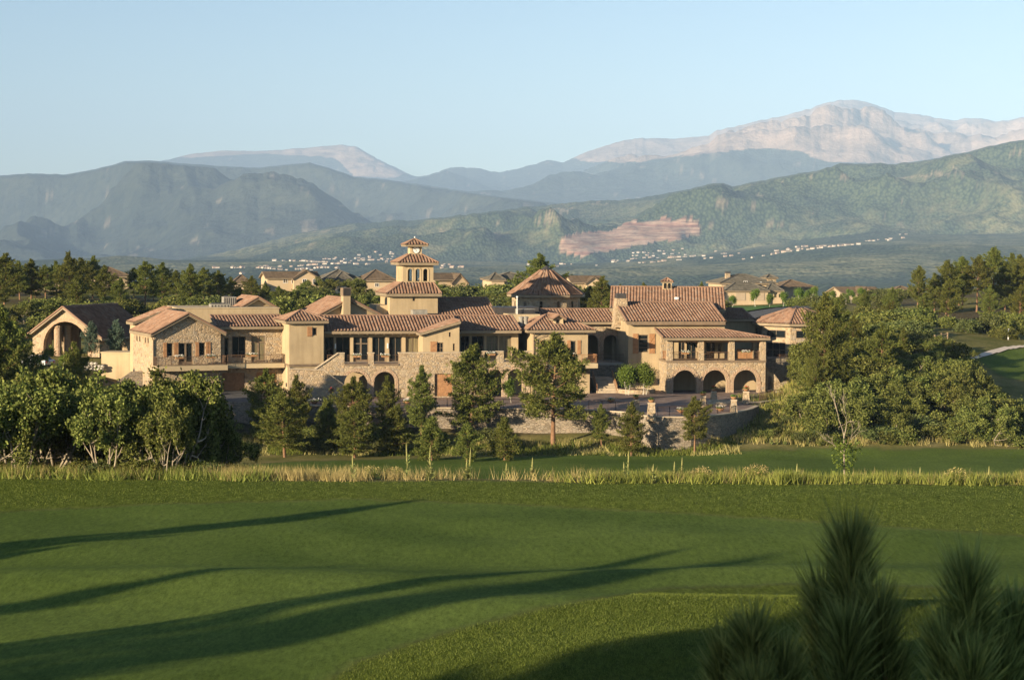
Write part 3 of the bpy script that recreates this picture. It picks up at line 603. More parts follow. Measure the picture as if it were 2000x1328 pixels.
# ================================================================== CLUBHOUSE
club = thing('clubhouse', (0, 240, 0), 'sprawling tan stucco and fieldstone clubhouse with clay tile roofs and a clock tower', 'clubhouse')
FB = 'flower boxes hung on the balcony rails'
# ---- left stone gable wing
f = Fr(300, 226, 25)
x0 = 0; x1 = f.x(431); ze = f.z(650, 0, 300); zr = f.z(614, 0, 365); zb = f.z(712, 0, 380); zm = (x0 + x1) / 2
xd0, xd1 = f.x(349), f.x(377); zd = f.z(670, 0, 360)
wx = [(f.x(326), f.x(338)), (f.x(389), f.x(401))]; zw0 = f.z(695, 0, 350); zw1 = f.z(670, 0, 350)
B = gable_body(f, x0, x1, 0, 9.5, -2, ze, zr, 'stone', club, 'stone_wing', [('r', xd0, xd1, zb, zd)] + [('r', a, b, zw0, zw1) for a, b in wx])
tag(B, 'fieldstone gabled wing with cedar shutters and a balcony')
gable_roof(f, x0, x1, 0, 9.5, ze, zr, B)
french_door(f, xd0 + .02, xd1 - .02, zb + .02, zd - .02, .14, B, .01)
for a, b in wx: window(f, a + .02, b - .02, zw0 + .02, zw1 - .02, .14, B, 1, 1)
for a, b in ((319, 325.5), (339.5, 343.5), (344.2, 348.2), (382, 388.4), (402, 406), (407, 411)): shutter(f, f.x(a), f.x(b), zw0 - .1, zw1 + .08, -.01, B, False)
for px in (261, 268, 281, 288):
    pass
fs = Fr(300, 226, 25); fs.o = f.w(0, 9.5, 0); fs.X, fs.Y = -f.Y, f.X
for i, y in enumerate((1.6, 2.9, 5.6, 6.9)):
    window(fs, y, y + .45, zw1 - .1, zw1 + .55, -.05, B, 1, 1)
slab = blockv(f, x0 - .1, x1 + .35, -1.7, -.003, zb - .62, zb - .02, 'slab', B, 'balcony')
railing([f.w(x0, -.05, zb - .02), f.w(x0, -1.6, zb - .02), f.w(x1 + .25, -1.6, zb - .02), f.w(x1 + .25, -.05, zb - .02)], B)
mb = MB(); mb.tube([f.w(-.25, -.25, ze - .2), f.w(-.25, -.25, ze - .5), f.w(-.06, -.08, ze - .9), f.w(-.06, -.08, -1)], .06); mb.build('downspout', M['trim'], B)
planter_box(tuple(f.w(f.x(343), -1.75, zb + .82)), 'white flower box on the stone gable balcony, beside its glass door', 1.1, R_(f.deg), group=FB)
planter_box(tuple(f.w(f.x(403), -1.75, zb + .82)), 'white flower box on the stone gable balcony, by the drainpipe', 1.1, R_(f.deg), group=FB)
# second roof behind it, stepping up to a flat parapet block
fb = Fr(266, 237.5, 25); a0, a1 = 0, fb.x(334, 0, 600); z0_, z1_ = fb.z(628, 0, 266), fb.z(600, 0, 330)
o = wall(fb, 'rear_gable', [(a0, -1), (a1 + .1, -1), (a1 + .1, z1_ - .25), (a0, z0_ - .25)], [], 0, .4, 'stucco', club)
MB().box(fb, a0 + .003, a0 + .4, .4, 3, -1, z0_ - .25).build('side_wall', M['stucco'], o)
roof([[fb.w(a0 - .5, 3, z0_ - .1), fb.w(a0 - .5, -.5, z0_ - .1), fb.w(a1, -.5, z1_), fb.w(a1, 3, z1_)]], o)
fp = Fr(348, 240, 18); zp = fp.z(603, 0, 440)
P_ = box_body(fp, 0, fp.x(545, 0, 610), 0, 9, -1, zp, 'stucco', club, 'parapet_block'); blockv(fp, -.08, fp.x(545, 0, 610) + .08, -.08, 9.1, zp + .003, zp + .12, 'stucco_pale', P_, 'coping')
q0 = fb.w(a1, 2.5, 0)
mb = MB(); pa, pb = fb.w(a1 + .1, .3, 0), fp.w(0, .2, 0); mb.hexa([Vector((v.x, v.y, z)) for z in (-1, zp) for v in (pa, pb, pb + fp.Y * .4, pa + fp.Y * 5)]); mb.build('return_wall', M['stucco_pale'], P_)
for i, (a, b, t0, y) in enumerate(((412, 449, 594, 2.5), (437, 462, 580, 6.8))):
    mb = MB(); xa, xb = fp.x(a, y, 600), fp.x(b, y, 600); zt = fp.z(t0, y, a); mb.box(fp, xa, xb, y, y + 1.6, zp - .2, zt)
    for j in range(6): xx = xa + (xb - xa) * (j + .3) / 6; mb.box(fp, xx, xx + .12, y - .03, y - .002, zp + .15, zt - .12, 1)
    mb.box(fp, xa + .2, xb - .5, y + .3, y + 1.3, zt + .003, zt + .12, 1); mb.build('rooftop_unit', [M['grey_metal'], M['dark_metal']], P_)
fg = Fr(468, 246, 24); xg0, xg1 = 0, fg.x(537, 0, 598); zg0, zg1 = fg.z(602, 0, 468), fg.z(582, 0, 500)
G_ = gable_body(fg, xg0, xg1, 0, 7, -1, zg0, zg1, 'stucco', club, 'rear_gable'); gable_roof(fg, xg0, xg1, 0, 7, zg0, zg1, G_)
# ---- recessed stone link with garages
f = Fr(437, 231, 17)
x0 = -.8; x1 = f.x(560); ze = f.z(640, 0, 500); zb = f.z(708, 0, 500); zg = f.z(728, 0, 460)
hol = [('r', f.x(438), f.x(446), zb + .02, f.z(660, 0, 442)), ('r', f.x(453), f.x(480), zb + .6, f.z(657, 0, 465)), ('r', f.x(491), f.x(518), zb + .02, f.z(656, 0, 505))]
gar = [(f.x(434), f.x(478)), (f.x(501), f.x(541))]; gz0 = .62
C = box_body(f, x0, x1, 0, 8, -2, ze + .1, 'stone', club, 'stone_link', hol + [('r', a, b, gz0, zg) for a, b in gar]); tag(C, 'recessed fieldstone link with two garage doors below its balcony')
for i, h in enumerate(hol):
    if i == 2: french_door(f, h[1] + .02, h[2] - .02, h[3], h[4] - .02, .16, C, .75, pane='curtain')
    else: window(f, h[1] + .02, h[2] - .02, h[3], h[4] - .02, .16, C, 2 if i else 1, 1)
for a, b in gar: plank_door(f, a + .02, b - .02, gz0, zg - .02, .18, C)
shed_roof(f, x0 - .2, x1, -1.0, 4.2, f.z(638, -1.0, 500), f.z(616, 4.2, 500), C)
blockv(f, x0 + .9, f.x(556, -1.8), -1.8, -.003, zb - .55, zb - .02, 'slab', C, 'balcony')
railing([f.w(x0 + 1.0, -1.7, zb - .02), f.w(f.x(555, -1.7), -1.7, zb - .02), f.w(f.x(555, -1.7), -.1, zb - .02)], C)
planter_box(tuple(f.w(f.x(492, -1.85), -1.85, zb + .82)), 'white flower box on the rail before the recessed stone wall and curtained door', 1.4, R_(f.deg), group=FB)
# ---- square hip-roofed tower
f = Fr(565, 229.5, 20); x1 = f.x(632); ze = f.z(629, 0, 600); zl = f.z(711, 0, 600)
wa, wb = f.x(610.5), f.x(619.5); wz0, wz1 = f.z(655, 0, 615), f.z(640, 0, 615)
D = box_body(f, 0, x1, 0, 5.2, zl, ze, 'stucco', club, 'square_tower', [('r', wa, wb, wz0, wz1)]); tag(D, 'plain stucco tower with a pyramid tile roof and one small shuttered window')
blockv(f, .05, x1 - .05, .12, 5, -1, zl - .26, 'stucco', D, 'tower_base'); blockv(f, -.02, x1 + .02, -.02, 5.2, zl - .26, zl - .004, 'trim', D, 'band')
window(f, wa + .02, wb - .02, wz0 + .02, wz1 - .02, .1, D, 1, 1); shutter(f, f.x(600), f.x(609.5), wz0 - .12, wz1 + .12, -.01, D, False)
hip_roof(f, -.55, x1 + .5, -.55, 5.75, f.z(627, -.5, 600), f.z(606, 2.6, 592), D)
blockv(f, -.30, -.02, -.35, .6, -1, zl - .3, 'stucco_pale', D, 'pilaster'); MB().box(f, -.42, -.302, -.1, .1, 1.3, 1.75).build('wall_lamp', M['dark_metal'], D)
# ---- glazed dining wing with the stone terrace and its arches in front
f = Fr(640, 233, 11); fl = f.z(708, 0, 700); zh = f.z(658, 0, 720); ze = f.z(650, 0, 720); xa, xb = f.x(628), f.x(830)
bays = [(634, 652), (656, 684), (690, 720), (727, 753), (760, 785), (792, 819)]
E = box_body(f, xa, xb, 0, 9, -1, ze + .3, 'stucco', club, 'dining_wing', [('r', f.x(a), f.x(b), fl + (.0 if i == 2 else .05), zh) for i, (a, b) in enumerate(bays)]); tag(E, 'long glazed dining wing under a single tile slope')
for i, (a, b) in enumerate(bays):
    if i == 2: french_door(f, f.x(a) + .02, f.x(b) - .02, fl + .01, zh - .02, .22, E, .8)
    else: window(f, f.x(a) + .02, f.x(b) - .02, fl + .06, zh - .02, .22, E, 2, 1, pane='curtain' if i == 5 else 'glass')
for px in (655, 757): MB().box(f, f.x(px) - .07, f.x(px) + .07, -.16, -.002, fl + 1.7, fl + 2.3).build('wall_lamp', M['white'], E)
zeE = f.z(647, -1.3, 720); zrE = f.z(617, 4.0, 760)
shed_roof(f, xa + .2, f.x(893, 1, 640), -1.3, 4.2, zeE, zrE, E)
for i in range(12): xx = xa + 1.2 + i * 1.02; MB().box(f, xx, xx + .14, -1.2, -.003, zeE - .42, zeE - .25).build('rafter_tail', M['trim'], E)
CT = -4.6                                   # terrace front
T_ = club
zt = f.z(711, CT, 720); top = f.z(690, CT, 830); xs = f.x(672, CT); arches = [(f.x(672.5, CT), f.x(718, CT)), (f.x(730.5, CT), f.x(772, CT))]; za1 = f.z(726, CT, 720)
gd = (f.x(849, CT), f.x(884, CT)); zgd = f.z(730, CT, 866)
xe = f.x(909, CT)
Tr = wall(f, 'terrace_arcade', [(f.x(616, CT), -1), (xe, -1), (xe, top), (f.x(779, CT), top), (f.x(779, CT), zt), (f.x(730, CT), zt), (f.x(730, CT), top), (f.x(719.5, CT), top), (f.x(719.5, CT), zt), (xs + .05, zt), (xs + .05, top), (f.x(660, CT), top), (f.x(616, CT), f.z(722, CT, 616))],
          [('a', a, b, -.02 if i else -.02, za1) for i, (a, b) in enumerate(arches)] + [('r', gd[0], gd[1], .15, zgd)], CT, .55, 'stone', club); tag(Tr, 'fieldstone terrace wall with two round arches and a plank garage door')
for a, b in arches: arch_trim(f, a, b, -.4, za1, CT, .38, Tr)
plank_door(f, gd[0] + .02, gd[1] - .02, .15, zgd - .02, CT + .25, Tr)
for a, b in ((672.8, 719), (730.3, 778.6)):
    railing([f.w(f.x(a, CT), CT + .25, zt), f.w(f.x(b, CT), CT + .25, zt)], Tr); blockv(f, f.x(a, CT), f.x(b, CT), CT - .12, CT + .6, zt - .16, zt + .03, 'trim', Tr, 'coping')
for a, b in ((659, 673), (718, 731.5), (778, 909.5)): blockv(f, f.x(a, CT), f.x(b, CT), CT - .07, CT + .62, top + .003, top + .12, 'stone_cap', Tr, 'coping')
blockv(f, f.x(640, CT), xe, CT + .56, -.004, zt - .35, zt - .02, 'concrete', Tr, 'terrace_floor')
blockv(f, f.x(640, CT), xe, -.4, -.006, -1, zt - .36, 'stucco', Tr, 'arcade_back_wall')
for px, lb in ((697, 'white flower box on the terrace rail beside the diagonal stair wall'), (752, 'white flower box on the terrace rail above the second round arch, beside the solid parapet')):
    planter_box(tuple(f.w(f.x(px, CT), CT - .15, zt + .8)), lb, 1.0, R_(f.deg), group=FB)
CS = -7.6                                   # lower curved stair wall
sw = MB().prism([f.w(f.x(a, CS), CS, f.z(b, CS, a)) for a, b in ((566, 722), (600, 723.5), (632, 724.5), (671, 753), (671, 790), (566, 790))], f.Y * .5).build('stair_wall', M['stone'], club)
mb = MB()
for (a, b), (c_, d_) in (((565.5, 721), (632, 723.6)), ((632, 723.6), (672, 752.5))): mb.bar(f.w(f.x(a, CS), CS + .2, f.z(b, CS, a) + .05), f.w(f.x(c_, CS), CS + .2, f.z(d_, CS, c_) + .05), .62, .10)
mb.bar(f.w(f.x(615, CT), CT + .2, f.z(721, CT, 615)), f.w(f.x(660, CT), CT + .2, top + .05), .66, .12); mb.build('coping', M['stone_cap'], sw)
mb = MB()
for i in range(12): mb.box(f, f.x(666, CS) - i * .36 - .36, f.x(666, CS) - i * .36, CS + .5, CT - .005, -.5, .28 * i + .1)
mb.build('step', M['concrete'], sw)
railing([f.w(f.x(632, 0) + .1, CT + .9, zt), f.w(f.x(660, CT) - .1, CT + .9, zt)], Tr)
# ---- half-gabled stucco bay
fF = Fr(826, 231.5, 11); xF = fF.x(897); zl0, zl1 = fF.z(650, 0, 826), fF.z(629, 0, 897); zb = fF.z(692, 0, 860)
ops = [(854, 866, 690, 669), (876.5, 880.5, 658, 649), (884.5, 888.5, 685, 671)]
Fv = wall(fF, 'half_gable_bay', [(0, -1), (xF, -1), (xF, zl1), (0, zl0)], [('r', fF.x(a), fF.x(b), fF.z(c_, 0, a), fF.z(d_, 0, a)) for a, b, c_, d_ in ops], 0, .4, 'stucco', club); tag(Fv, 'narrow stucco bay with a tile roof slanting up to one side')
MB().box(fF, .003, .4, .4, 6, -1, zl0).box(fF, xF - .4, xF - .003, .4, 6, -1, zl1).build('side_wall', M['stucco'], Fv)
for a, b, c_, d_ in ops: window(fF, fF.x(a) + .02, fF.x(b) - .02, fF.z(c_, 0, a) + .02, fF.z(d_, 0, a) - .02, .12, Fv, 2 if a == 854 else 1, 2 if a == 854 else 1)
shutter(fF, fF.x(840.5), fF.x(853), fF.z(691, 0, 845), fF.z(667, 0, 845), -.01, Fv, True)
sl = (zl1 - zl0) / xF; roof([[fF.w(-.5, 5.4, zl0 - .5 * sl + .12), fF.w(-.5, -.5, zl0 - .5 * sl + .12), fF.w(xF + .1, -.5, zl1 + .1 * sl + .12), fF.w(xF + .1, 5.4, zl1 + .1 * sl + .12)]], Fv, caps=[(fF.w(xF + .1, -.5, zl1 + .15), fF.w(xF + .1, 5.4, zl1 + .15))])
# ---- second glazed recess
f = Fr(897, 236.5, 11); fl = f.z(700, 0, 950); zh = f.z(656, 0, 950); bays = [(899, 917), (921, 945), (950, 972), (975, 999)]
G2 = box_body(f, f.x(890), f.x(1012), 0, 8, -1, f.z(646, 0, 950), 'stucco', club, 'lounge_wing', [('r', f.x(a), f.x(b), fl, zh) for a, b in bays]); tag(G2, 'glazed recess with amber curtained panes between two stucco blocks')
for i, (a, b) in enumerate(bays): (french_door if i == 2 else window)(f, f.x(a) + .02, f.x(b) - .02, fl + .01, zh - .02, .2, G2, *((.8,) if i == 2 else (2, 1)), pane='curtain' if i > 1 else 'glass')
shed_roof(f, f.x(884), f.x(1014, 0, 640), -1.5, 4.6, f.z(646, -1.5, 950), f.z(617, 4.6, 950), G2)
cg = -4.8; zt2 = f.z(707, cg, 1000); tp2 = f.z(687, cg, 1000); ar2 = [(f.x(955, cg), f.x(981, cg)), (f.x(992, cg), f.x(1021, cg))]; zar = f.z(721, cg, 1006)
GT = wall(f, 'terrace_arcade', [(f.x(909, cg), -1), (f.x(1036, cg), -1), (f.x(1036, cg), tp2), (f.x(1026, cg), tp2), (f.x(1026, cg), zt2), (f.x(984, cg), zt2), (f.x(984, cg), tp2), (f.x(970, cg), tp2), (f.x(970, cg), zt2), (f.x(947, cg), zt2), (f.x(947, cg), tp2), (f.x(938, cg), tp2), (f.x(938, cg), zt2), (f.x(909, cg), zt2)],
          [('a', a, b, -.02, zar) for a, b in ar2], cg, .5, 'stone', club)
for a, b in ar2: arch_trim(f, a, b, -.4, zar, cg, .35, GT)
railing([f.w(f.x(947, cg), cg + .2, zt2), f.w(f.x(970, cg), cg + .2, zt2)], GT); railing([f.w(f.x(984, cg), cg + .2, zt2), f.w(f.x(1026, cg), cg + .2, zt2)], GT)
blockv(f, f.x(905, cg), f.x(1036, cg), cg + .51, -.004, zt2 - .3, zt2 - .02, 'concrete', GT, 'terrace_floor'); blockv(f, f.x(905, cg), f.x(1036, cg), -.3, -.006, -1, zt2 - .31, 'stucco', GT, 'arcade_back_wall')
for px in (908.5, 938, 969.5, 1025.5): blockv(f, f.x(px, cg), f.x(px, cg) + .9, cg - .06, cg + .56, tp2 + .003, tp2 + .1, 'stone_cap', GT, 'coping')
planter_box(tuple(f.w(f.x(959, cg), cg - .05, zt2 + .8)), 'white flower box on the terrace rail in front of the amber curtained panes', 1.1, R_(f.deg), group=FB)
for i, px in enumerate((1010, 1018)):
    p = f.w(f.x(px, cg), cg + 1.4, zt2 - .02); t = thing('wicker_chair', tuple(p), 'dark high-backed chair on the terrace above the small round arch', 'chair', 'dark terrace chairs', rz=R_(f.deg))
    fq = Fr(px, 236, f.deg); fq.o = p - Vector((0, 0, 0)); MB().box(fq, -.3, .3, -.3, .3, .3, .45).build('seat', M['dark_metal'], t); MB().box(fq, -.3, .3, .24, .34, .46, 1.15).build('backrest', M['dark_metal'], t)
    for sx in (-.27, .22):
        for sy in (-.27, .2): MB().box(fq, sx, sx + .06, sy, sy + .06, 0, .298).build('leg', M['dark_metal'], t)
        MB().box(fq, sx, sx + .06, -.26, .23, .62, .68).build('armrest', M['dark_metal'], t)
# ---- hip-roofed block with dormer and corner balcony
f = Fr(1040, 236, 12); x1 = f.x(1148); ze = f.z(647, 0, 1090); fl = f.z(708, 0, 1110); wz0, wz1 = f.z(690, 0, 1110), f.z(666, 0, 1110)
wn = [(f.x(1062), f.x(1080)), (f.x(1088), f.x(1104)), (f.x(1115), f.x(1125))]
H = box_body(f, 0, x1, 0, 10, fl - .8, ze, 'stucco', club, 'hip_block', [('r', a, b, wz0, wz1) for a, b in wn]); tag(H, 'stucco block with a hipped tile roof, a small dormer and a corner balcony')
for a, b in wn: window(f, a + .02, b - .02, wz0 + .02, wz1 - .02, .12, H, 1, 1)
for a, b in ((1055, 1061), (1081, 1086.5), (1107.5, 1114), (1127.5, 1134)): shutter(f, f.x(a), f.x(b), wz0 - .1, wz1 + .1, -.01, H, False)
blockv(f, .1, x1 + .5, .9, 9.8, -1, fl - .81, 'stucco', H, 'lower_storey'); blockv(f, .08, x1 + .52, .85, 9.8, fl - 1.5, fl - 1.1, 'trim', H, 'band')
hip_roof(f, -.75, x1 + .8, -.75, 10.5, f.z(645, -.7, 1090), f.z(615, 4.9, 1090), H, ridge=3.6)
blockv(f, f.x(1100), f.x(1168, -1.6), -1.6, -.003, fl - .62, fl - .02, 'slab', H, 'balcony'); blockv(f, x1 + .003, f.x(1168, -1.6), .0, 3, fl - .62, fl - .02, 'slab', H, 'balcony')
xr = f.x(1166.5, -1.5); railing([f.w(f.x(1101), -1.5, fl - .02), f.w(xr, -1.5, fl - .02), f.w(xr, 2.9, fl - .02)], H, mat='rust_iron')
planter_box(tuple(f.w(f.x(1117, -1.7), -1.7, fl + .8)), 'small white flower box on the corner balcony rail behind the tall pine', .9, R_(f.deg), group=FB)
fd_ = Fr(1082, 238, 12); dz0, dz1, dzr = fd_.z(636, 0, 1090), fd_.z(622.5, 0, 1090), fd_.z(617, 0, 1091); dx = fd_.x(1100, 0, 630)
Do = gable_body(fd_, 0, dx, 0, 4, dz0 - .3, dz1, dzr, 'stucco_pale', club, 'dormer', [('r', fd_.x(1086, 0, 630), fd_.x(1093.5, 0, 630), fd_.z(632.5, 0, 1090), fd_.z(624, 0, 1090))], .2)
gable_roof(fd_, 0, dx, 0, 5.5, dz1, dzr, Do, ov=.3, ovf=.4, thick=.15); window(fd_, fd_.x(1086.3, 0, 630), fd_.x(1093.2, 0, 630), fd_.z(632.3, 0, 1090), fd_.z(624.2, 0, 1090), .06, Do, 1, 1)
mb = MB(); mb.tube([f.w(.15, -.6, ze - .1), f.w(.15, -.12, ze - .7), f.w(.15, -.12, -1)], .07); mb.tube([f.w(1.6, -.2, ze - .5), f.w(.4, -.2, ze - .9), f.w(.4, -.12, -1)], .06); mb.build('downspout', M['trim'], H)
for px in (1018, 1027): 
    y = 4.5; p = f.w(f.x(px, y, 630), y, f.z(637, y, px)); MB().lathe(p, [(.26, 0), (.26, .95), (.34, .96), (.34, 1.15), (.1, 1.2), (.0, 1.2)], 10).build('roof_vent', M['grey_metal'], H)
# ---- shaded arcade link behind
f = Fr(1100, 250, 9); xa, xb = f.x(1060), f.x(1222); ze = f.z(629, 0, 1170); fl2 = 3.3
ai = [(f.x(1142), f.x(1168)), (f.x(1179), f.x(1206))]; zai = f.z(654, 0, 1190)
I_ = wall(f, 'arcade_link', [(xa, fl2), (xb, fl2), (xb, ze + .3), (xa, ze + .3)], [('a', a, b, fl2 + .02, zai) for a, b in ai], 0, .5, 'stone', club); tag(I_, 'shaded fieldstone arcade link set back between the hip block and the great hall')
for a, b in ai: arch_trim(f, a, b, fl2, zai, 0, .35, I_)
blockv(f, xa, xb, 4.5, 4.8, fl2, ze, 'stucco', I_, 'back_wall'); blockv(f, xa - 2, xb + 1, -4.5, 5, fl2 - .3, fl2 - .004, 'concrete', I_, 'floor'); blockv(f, xa - 2, xb + 1, -4.5, -4.1, -1, fl2 - .31, 'stone_wall', I_, 'retaining_face')
railing([f.w(f.x(1168, -4.3), -4.3, fl2), f.w(xb + .6, -4.3, fl2)], I_)
shed_roof(f, xa, f.x(1216, 0, 620), -.9, 4.9, f.z(629, -.9, 1170), f.z(604, 4.9, 1170), I_)
# ---- great hall: front slope, higher rear roof, stone chimney
f = Fr(1227, 244, 8); x1 = f.x(1415); ze = f.z(631, 0, 1320); wz0, wz1 = f.z(688, 0, 1255), f.z(654, 0, 1255); wa, wb = f.x(1247), f.x(1266)
pw = [(1325, 1338, 706, 662), (1341, 1360, 706, 668), (1379, 1396, 706, 668), (1402, 1418, 706, 672)]
J = box_body(f, 0, x1, 0, 9, -1, ze + .1, 'stucco', club, 'great_hall', [('r', wa, wb, wz0, wz1)] + [('r', f.x(a), min(f.x(b), x1 - .5), f.z(c_, 0, a), f.z(d_, 0, a)) for a, b, c_, d_ in pw]); tag(J, 'tall stucco hall with a broad tile slope and a window between braced cedar shutters')
window(f, wa + .02, wb - .02, wz0 + .02, wz1 - .02, .14, J, 1, 4)
for a, b, c_, d_ in pw: window(f, f.x(a) + .02, min(f.x(b), x1 - .5) - .02, f.z(c_, 0, a) + .01, f.z(d_, 0, a) - .02, .14, J, 2, 1, pane='glass' if a < 1400 else 'curtain')
for a, b in ((1235.5, 1246.3), (1267.5, 1279)): shutter(f, f.x(a), f.x(b), wz0 - .15, wz1 + .15, -.01, J, True)
shed_roof(f, -.35, f.x(1417, -.8, 630), -.8, 6.8, f.z(628, -.8, 1320), f.z(591, 6.8, 1320), J, thick=.42, fascia='trim')
fJ = f; f = Fr(1190, 253, -4); xr = f.x(1417, 0, 590); z2e, z2r = f.z(603, -.6, 1300), f.z(561, 6.5, 1300)
J2 = box_body(f, .3, xr - .3, 0, 13, -1, z2e - .1, 'stucco', club, 'great_hall_rear'); xl = 0
pp = [f.w(xl, -.6, z2e), f.w(xr, -.6, z2e), f.w(xr, 6.5, z2r), f.w(xl, 6.5, z2r)]; qq = [f.w(xr, 13.6, z2e), f.w(xl, 13.6, z2e), f.w(xl, 6.5, z2r), f.w(xr, 6.5, z2r)]
roof([pp, qq], J2, caps=[(pp[2], pp[3])], thick=.4)
for xx in (xl + .4, xr - .7): MB().prism([f.w(xx, .2, z2e), f.w(xx, 12.8, z2e), f.w(xx, 6.5, z2r - .35)], f.X * .3).build('gable_wall', M['stucco'], J2)
cx0, cx1 = f.x(1294, 6, 560), f.x(1312, 6, 560); zc0, zc1 = f.z(567, 6, 1303), f.z(551, 6, 1303)
CP_ = MB().box(f, cx0, cx1, 5.6, 7.0, zc0 - .8, zc1).build('cupola', M['stucco_pale'], J2)
for i in (-1, 1): xm = (cx0 + cx1) / 2 + i * .27; window(f, xm - .22, xm + .22, zc0 + .2, zc1 - .15, 5.52, CP_, 1, 1, True)
hip_roof(f, cx0 - .2, cx1 + .2, 5.4, 7.2, zc1 + .02, zc1 + .5, CP_, thick=.12)
yv = 2.4; MB().lathe(f.w(f.x(1322, yv, 585), yv, f.z(592, yv, 1322)), [(.12, 0), (.12, .5), (.3, .5), (.32, .75), (.15, .8), (0, .8)], 8).build('roof_vent', M['white'], J2); f = fJ
yc = 5.0; ch0, ch1 = f.x(1203, yc, 600), f.x(1226.5, yc, 600); zct = f.z(583, yc, 1214); Ch = MB()
Ch.hexa([f.w(x, y, z) for z, a, b in ((f.z(640, yc, 1214), ch0 - .25, ch1 + .05), (zct, ch0 + .1, ch1 - .12)) for x, y in ((a, yc), (b, yc), (b, yc + 1.7), (a, yc + 1.7))]); Ch = Ch.build('chimney', M['stone'], J)
MB().box(f, ch0 + .2, ch1 - .2, yc + .1, yc + 1.5, zct + .003, zct + .62).build('chimney_cap', M['dark_metal'], J)
# ---- right porch over three arches
f = Fr(1303, 240, 8); x1 = f.x(1495.5); fl = f.z(704, 0, 1400); zt = f.z(662, 0, 1400); ar = [(1315.5, 1361), (1374, 1420), (1433.5, 1480)]; za1 = f.z(722.5, 0, 1400); dp = 4.4
K = wall(f, 'porch', [(-.05, -1), (x1, -1), (x1, fl - .25), (-.05, fl - .25)], [('a', f.x(a), f.x(b), -.02, za1) for a, b in ar], 0, .55, 'stone', club); tag(K, 'open porch with stone pillars above three brick-trimmed arches')
for a, b in ar: arch_trim(f, f.x(a), f.x(b), -.5, za1, 0, .42, K)
MB().box(f, -.047, .5, .55, dp, -1, fl - .25).build('side_wall', M['stone'], K)
blockv(f, -.1, x1 + .05, -.12, dp, fl - .246, fl, 'trim', K, 'floor_slab')
blockv(f, .5, x1, dp, dp + .3, -1, fl - .26, 'stucco', K, 'arcade_back_wall')
for px in (1303, 1364.3, 1424, 1485): 
    a = f.x(px); MB().hexa([f.w(x, y, z) for z, e in ((fl + .002, .0), (zt + .15, .03)) for x, y in ((a + e, e), (a + .72 - e, e), (a + .72 - e, .72 - e), (a + e, .72 - e))]).build('pillar', M['stone'], K)
MB().box(f, .05, .65, dp - .7, dp - .1, fl + .002, zt + .3).build('pillar', M['stone'], K); MB().box(f, x1 - .66, x1 - .06, dp - .7, dp - .1, fl + .002, zt + .3).build('pillar', M['stone'], K)
for a, b in ((1315, 1364), (1376, 1424), (1435, 1485)):
    railing([f.w(f.x(a), .3, fl), f.w(f.x(b), .3, fl)], K); blockv(f, f.x(a), f.x(b), .25, .45, zt - .45, zt + .1, 'wood', K, 'valance')
railing([f.w(.3, .75, fl), f.w(.3, dp - .75, fl)], K, mat='rust_iron'); railing([f.w(x1 - .3, .75, fl), f.w(x1 - .3, dp - .75, fl)], K)
blockv(f, f.x(1437, dp), x1 - .3, dp - .5, dp - .4, fl + .01, fl + 1.2, 'wood', K, 'bar_counter')
e0, e1 = f.z(660, -.6, 1400), f.z(642, dp, 1350); xrr = f.x(1505, -.6, 660)
A = [f.w(-.6, -.6, e0), f.w(xrr, -.6, e0), f.w(xrr, dp + .2, e0), f.w(xrr - 5.6, dp + .2, e1), f.w(-.6, dp + .2, e1)]
roof([[A[0], A[1], A[3], A[4]], [A[1], A[2], A[3]]], K, caps=[(A[1], A[3]), (A[0], A[4])])
for px, lb in ((1338, 'white flower box on the porch rail above the arch beside the aspens'), (1456, 'white flower box on the porch rail above the arch beside the sloping buttress')): planter_box(tuple(f.w(f.x(px), -.2, fl + .8)), lb, 1.0, R_(f.deg), group=FB)
t = thing('patio_table', tuple(f.w(f.x(1392), 1.8, fl)), 'dark table behind the porch rail between the middle stone pillars', 'table'); mb = MB(); mb.lathe(f.w(f.x(1392), 1.8, fl), [(.0, .74), (.6, .74), (.6, .70), (0, .70)], 14); mb.build('tabletop', M['wood'], t); MB().lathe(f.w(f.x(1392), 1.8, fl), [(.3, .0), (.3, .03), (.05, .05), (.05, .70)], 8).build('pedestal', M['dark_metal'], t)
# sloping buttress wall to the right of the arches
yb_ = 1.0; bt = [(1497, 716), (1504, 727), (1513, 731), (1521, 741), (1530, 757), (1534, 773), (1534, 790), (1497, 790)]
bh = [[f.w(f.x(a, yb_), yb_, f.z(b, yb_, a)) for a, b in ((1500.5, 771), (1509, 771), (1509, 742), (1507, 736), (1504, 733.5), (1501.5, 737), (1500.5, 742))]]
MB().prism([f.w(f.x(a, yb_), yb_, f.z(b, yb_, a)) for a, b in bt], f.Y * .6, holes=bh).build('buttress', M['stone'], K)
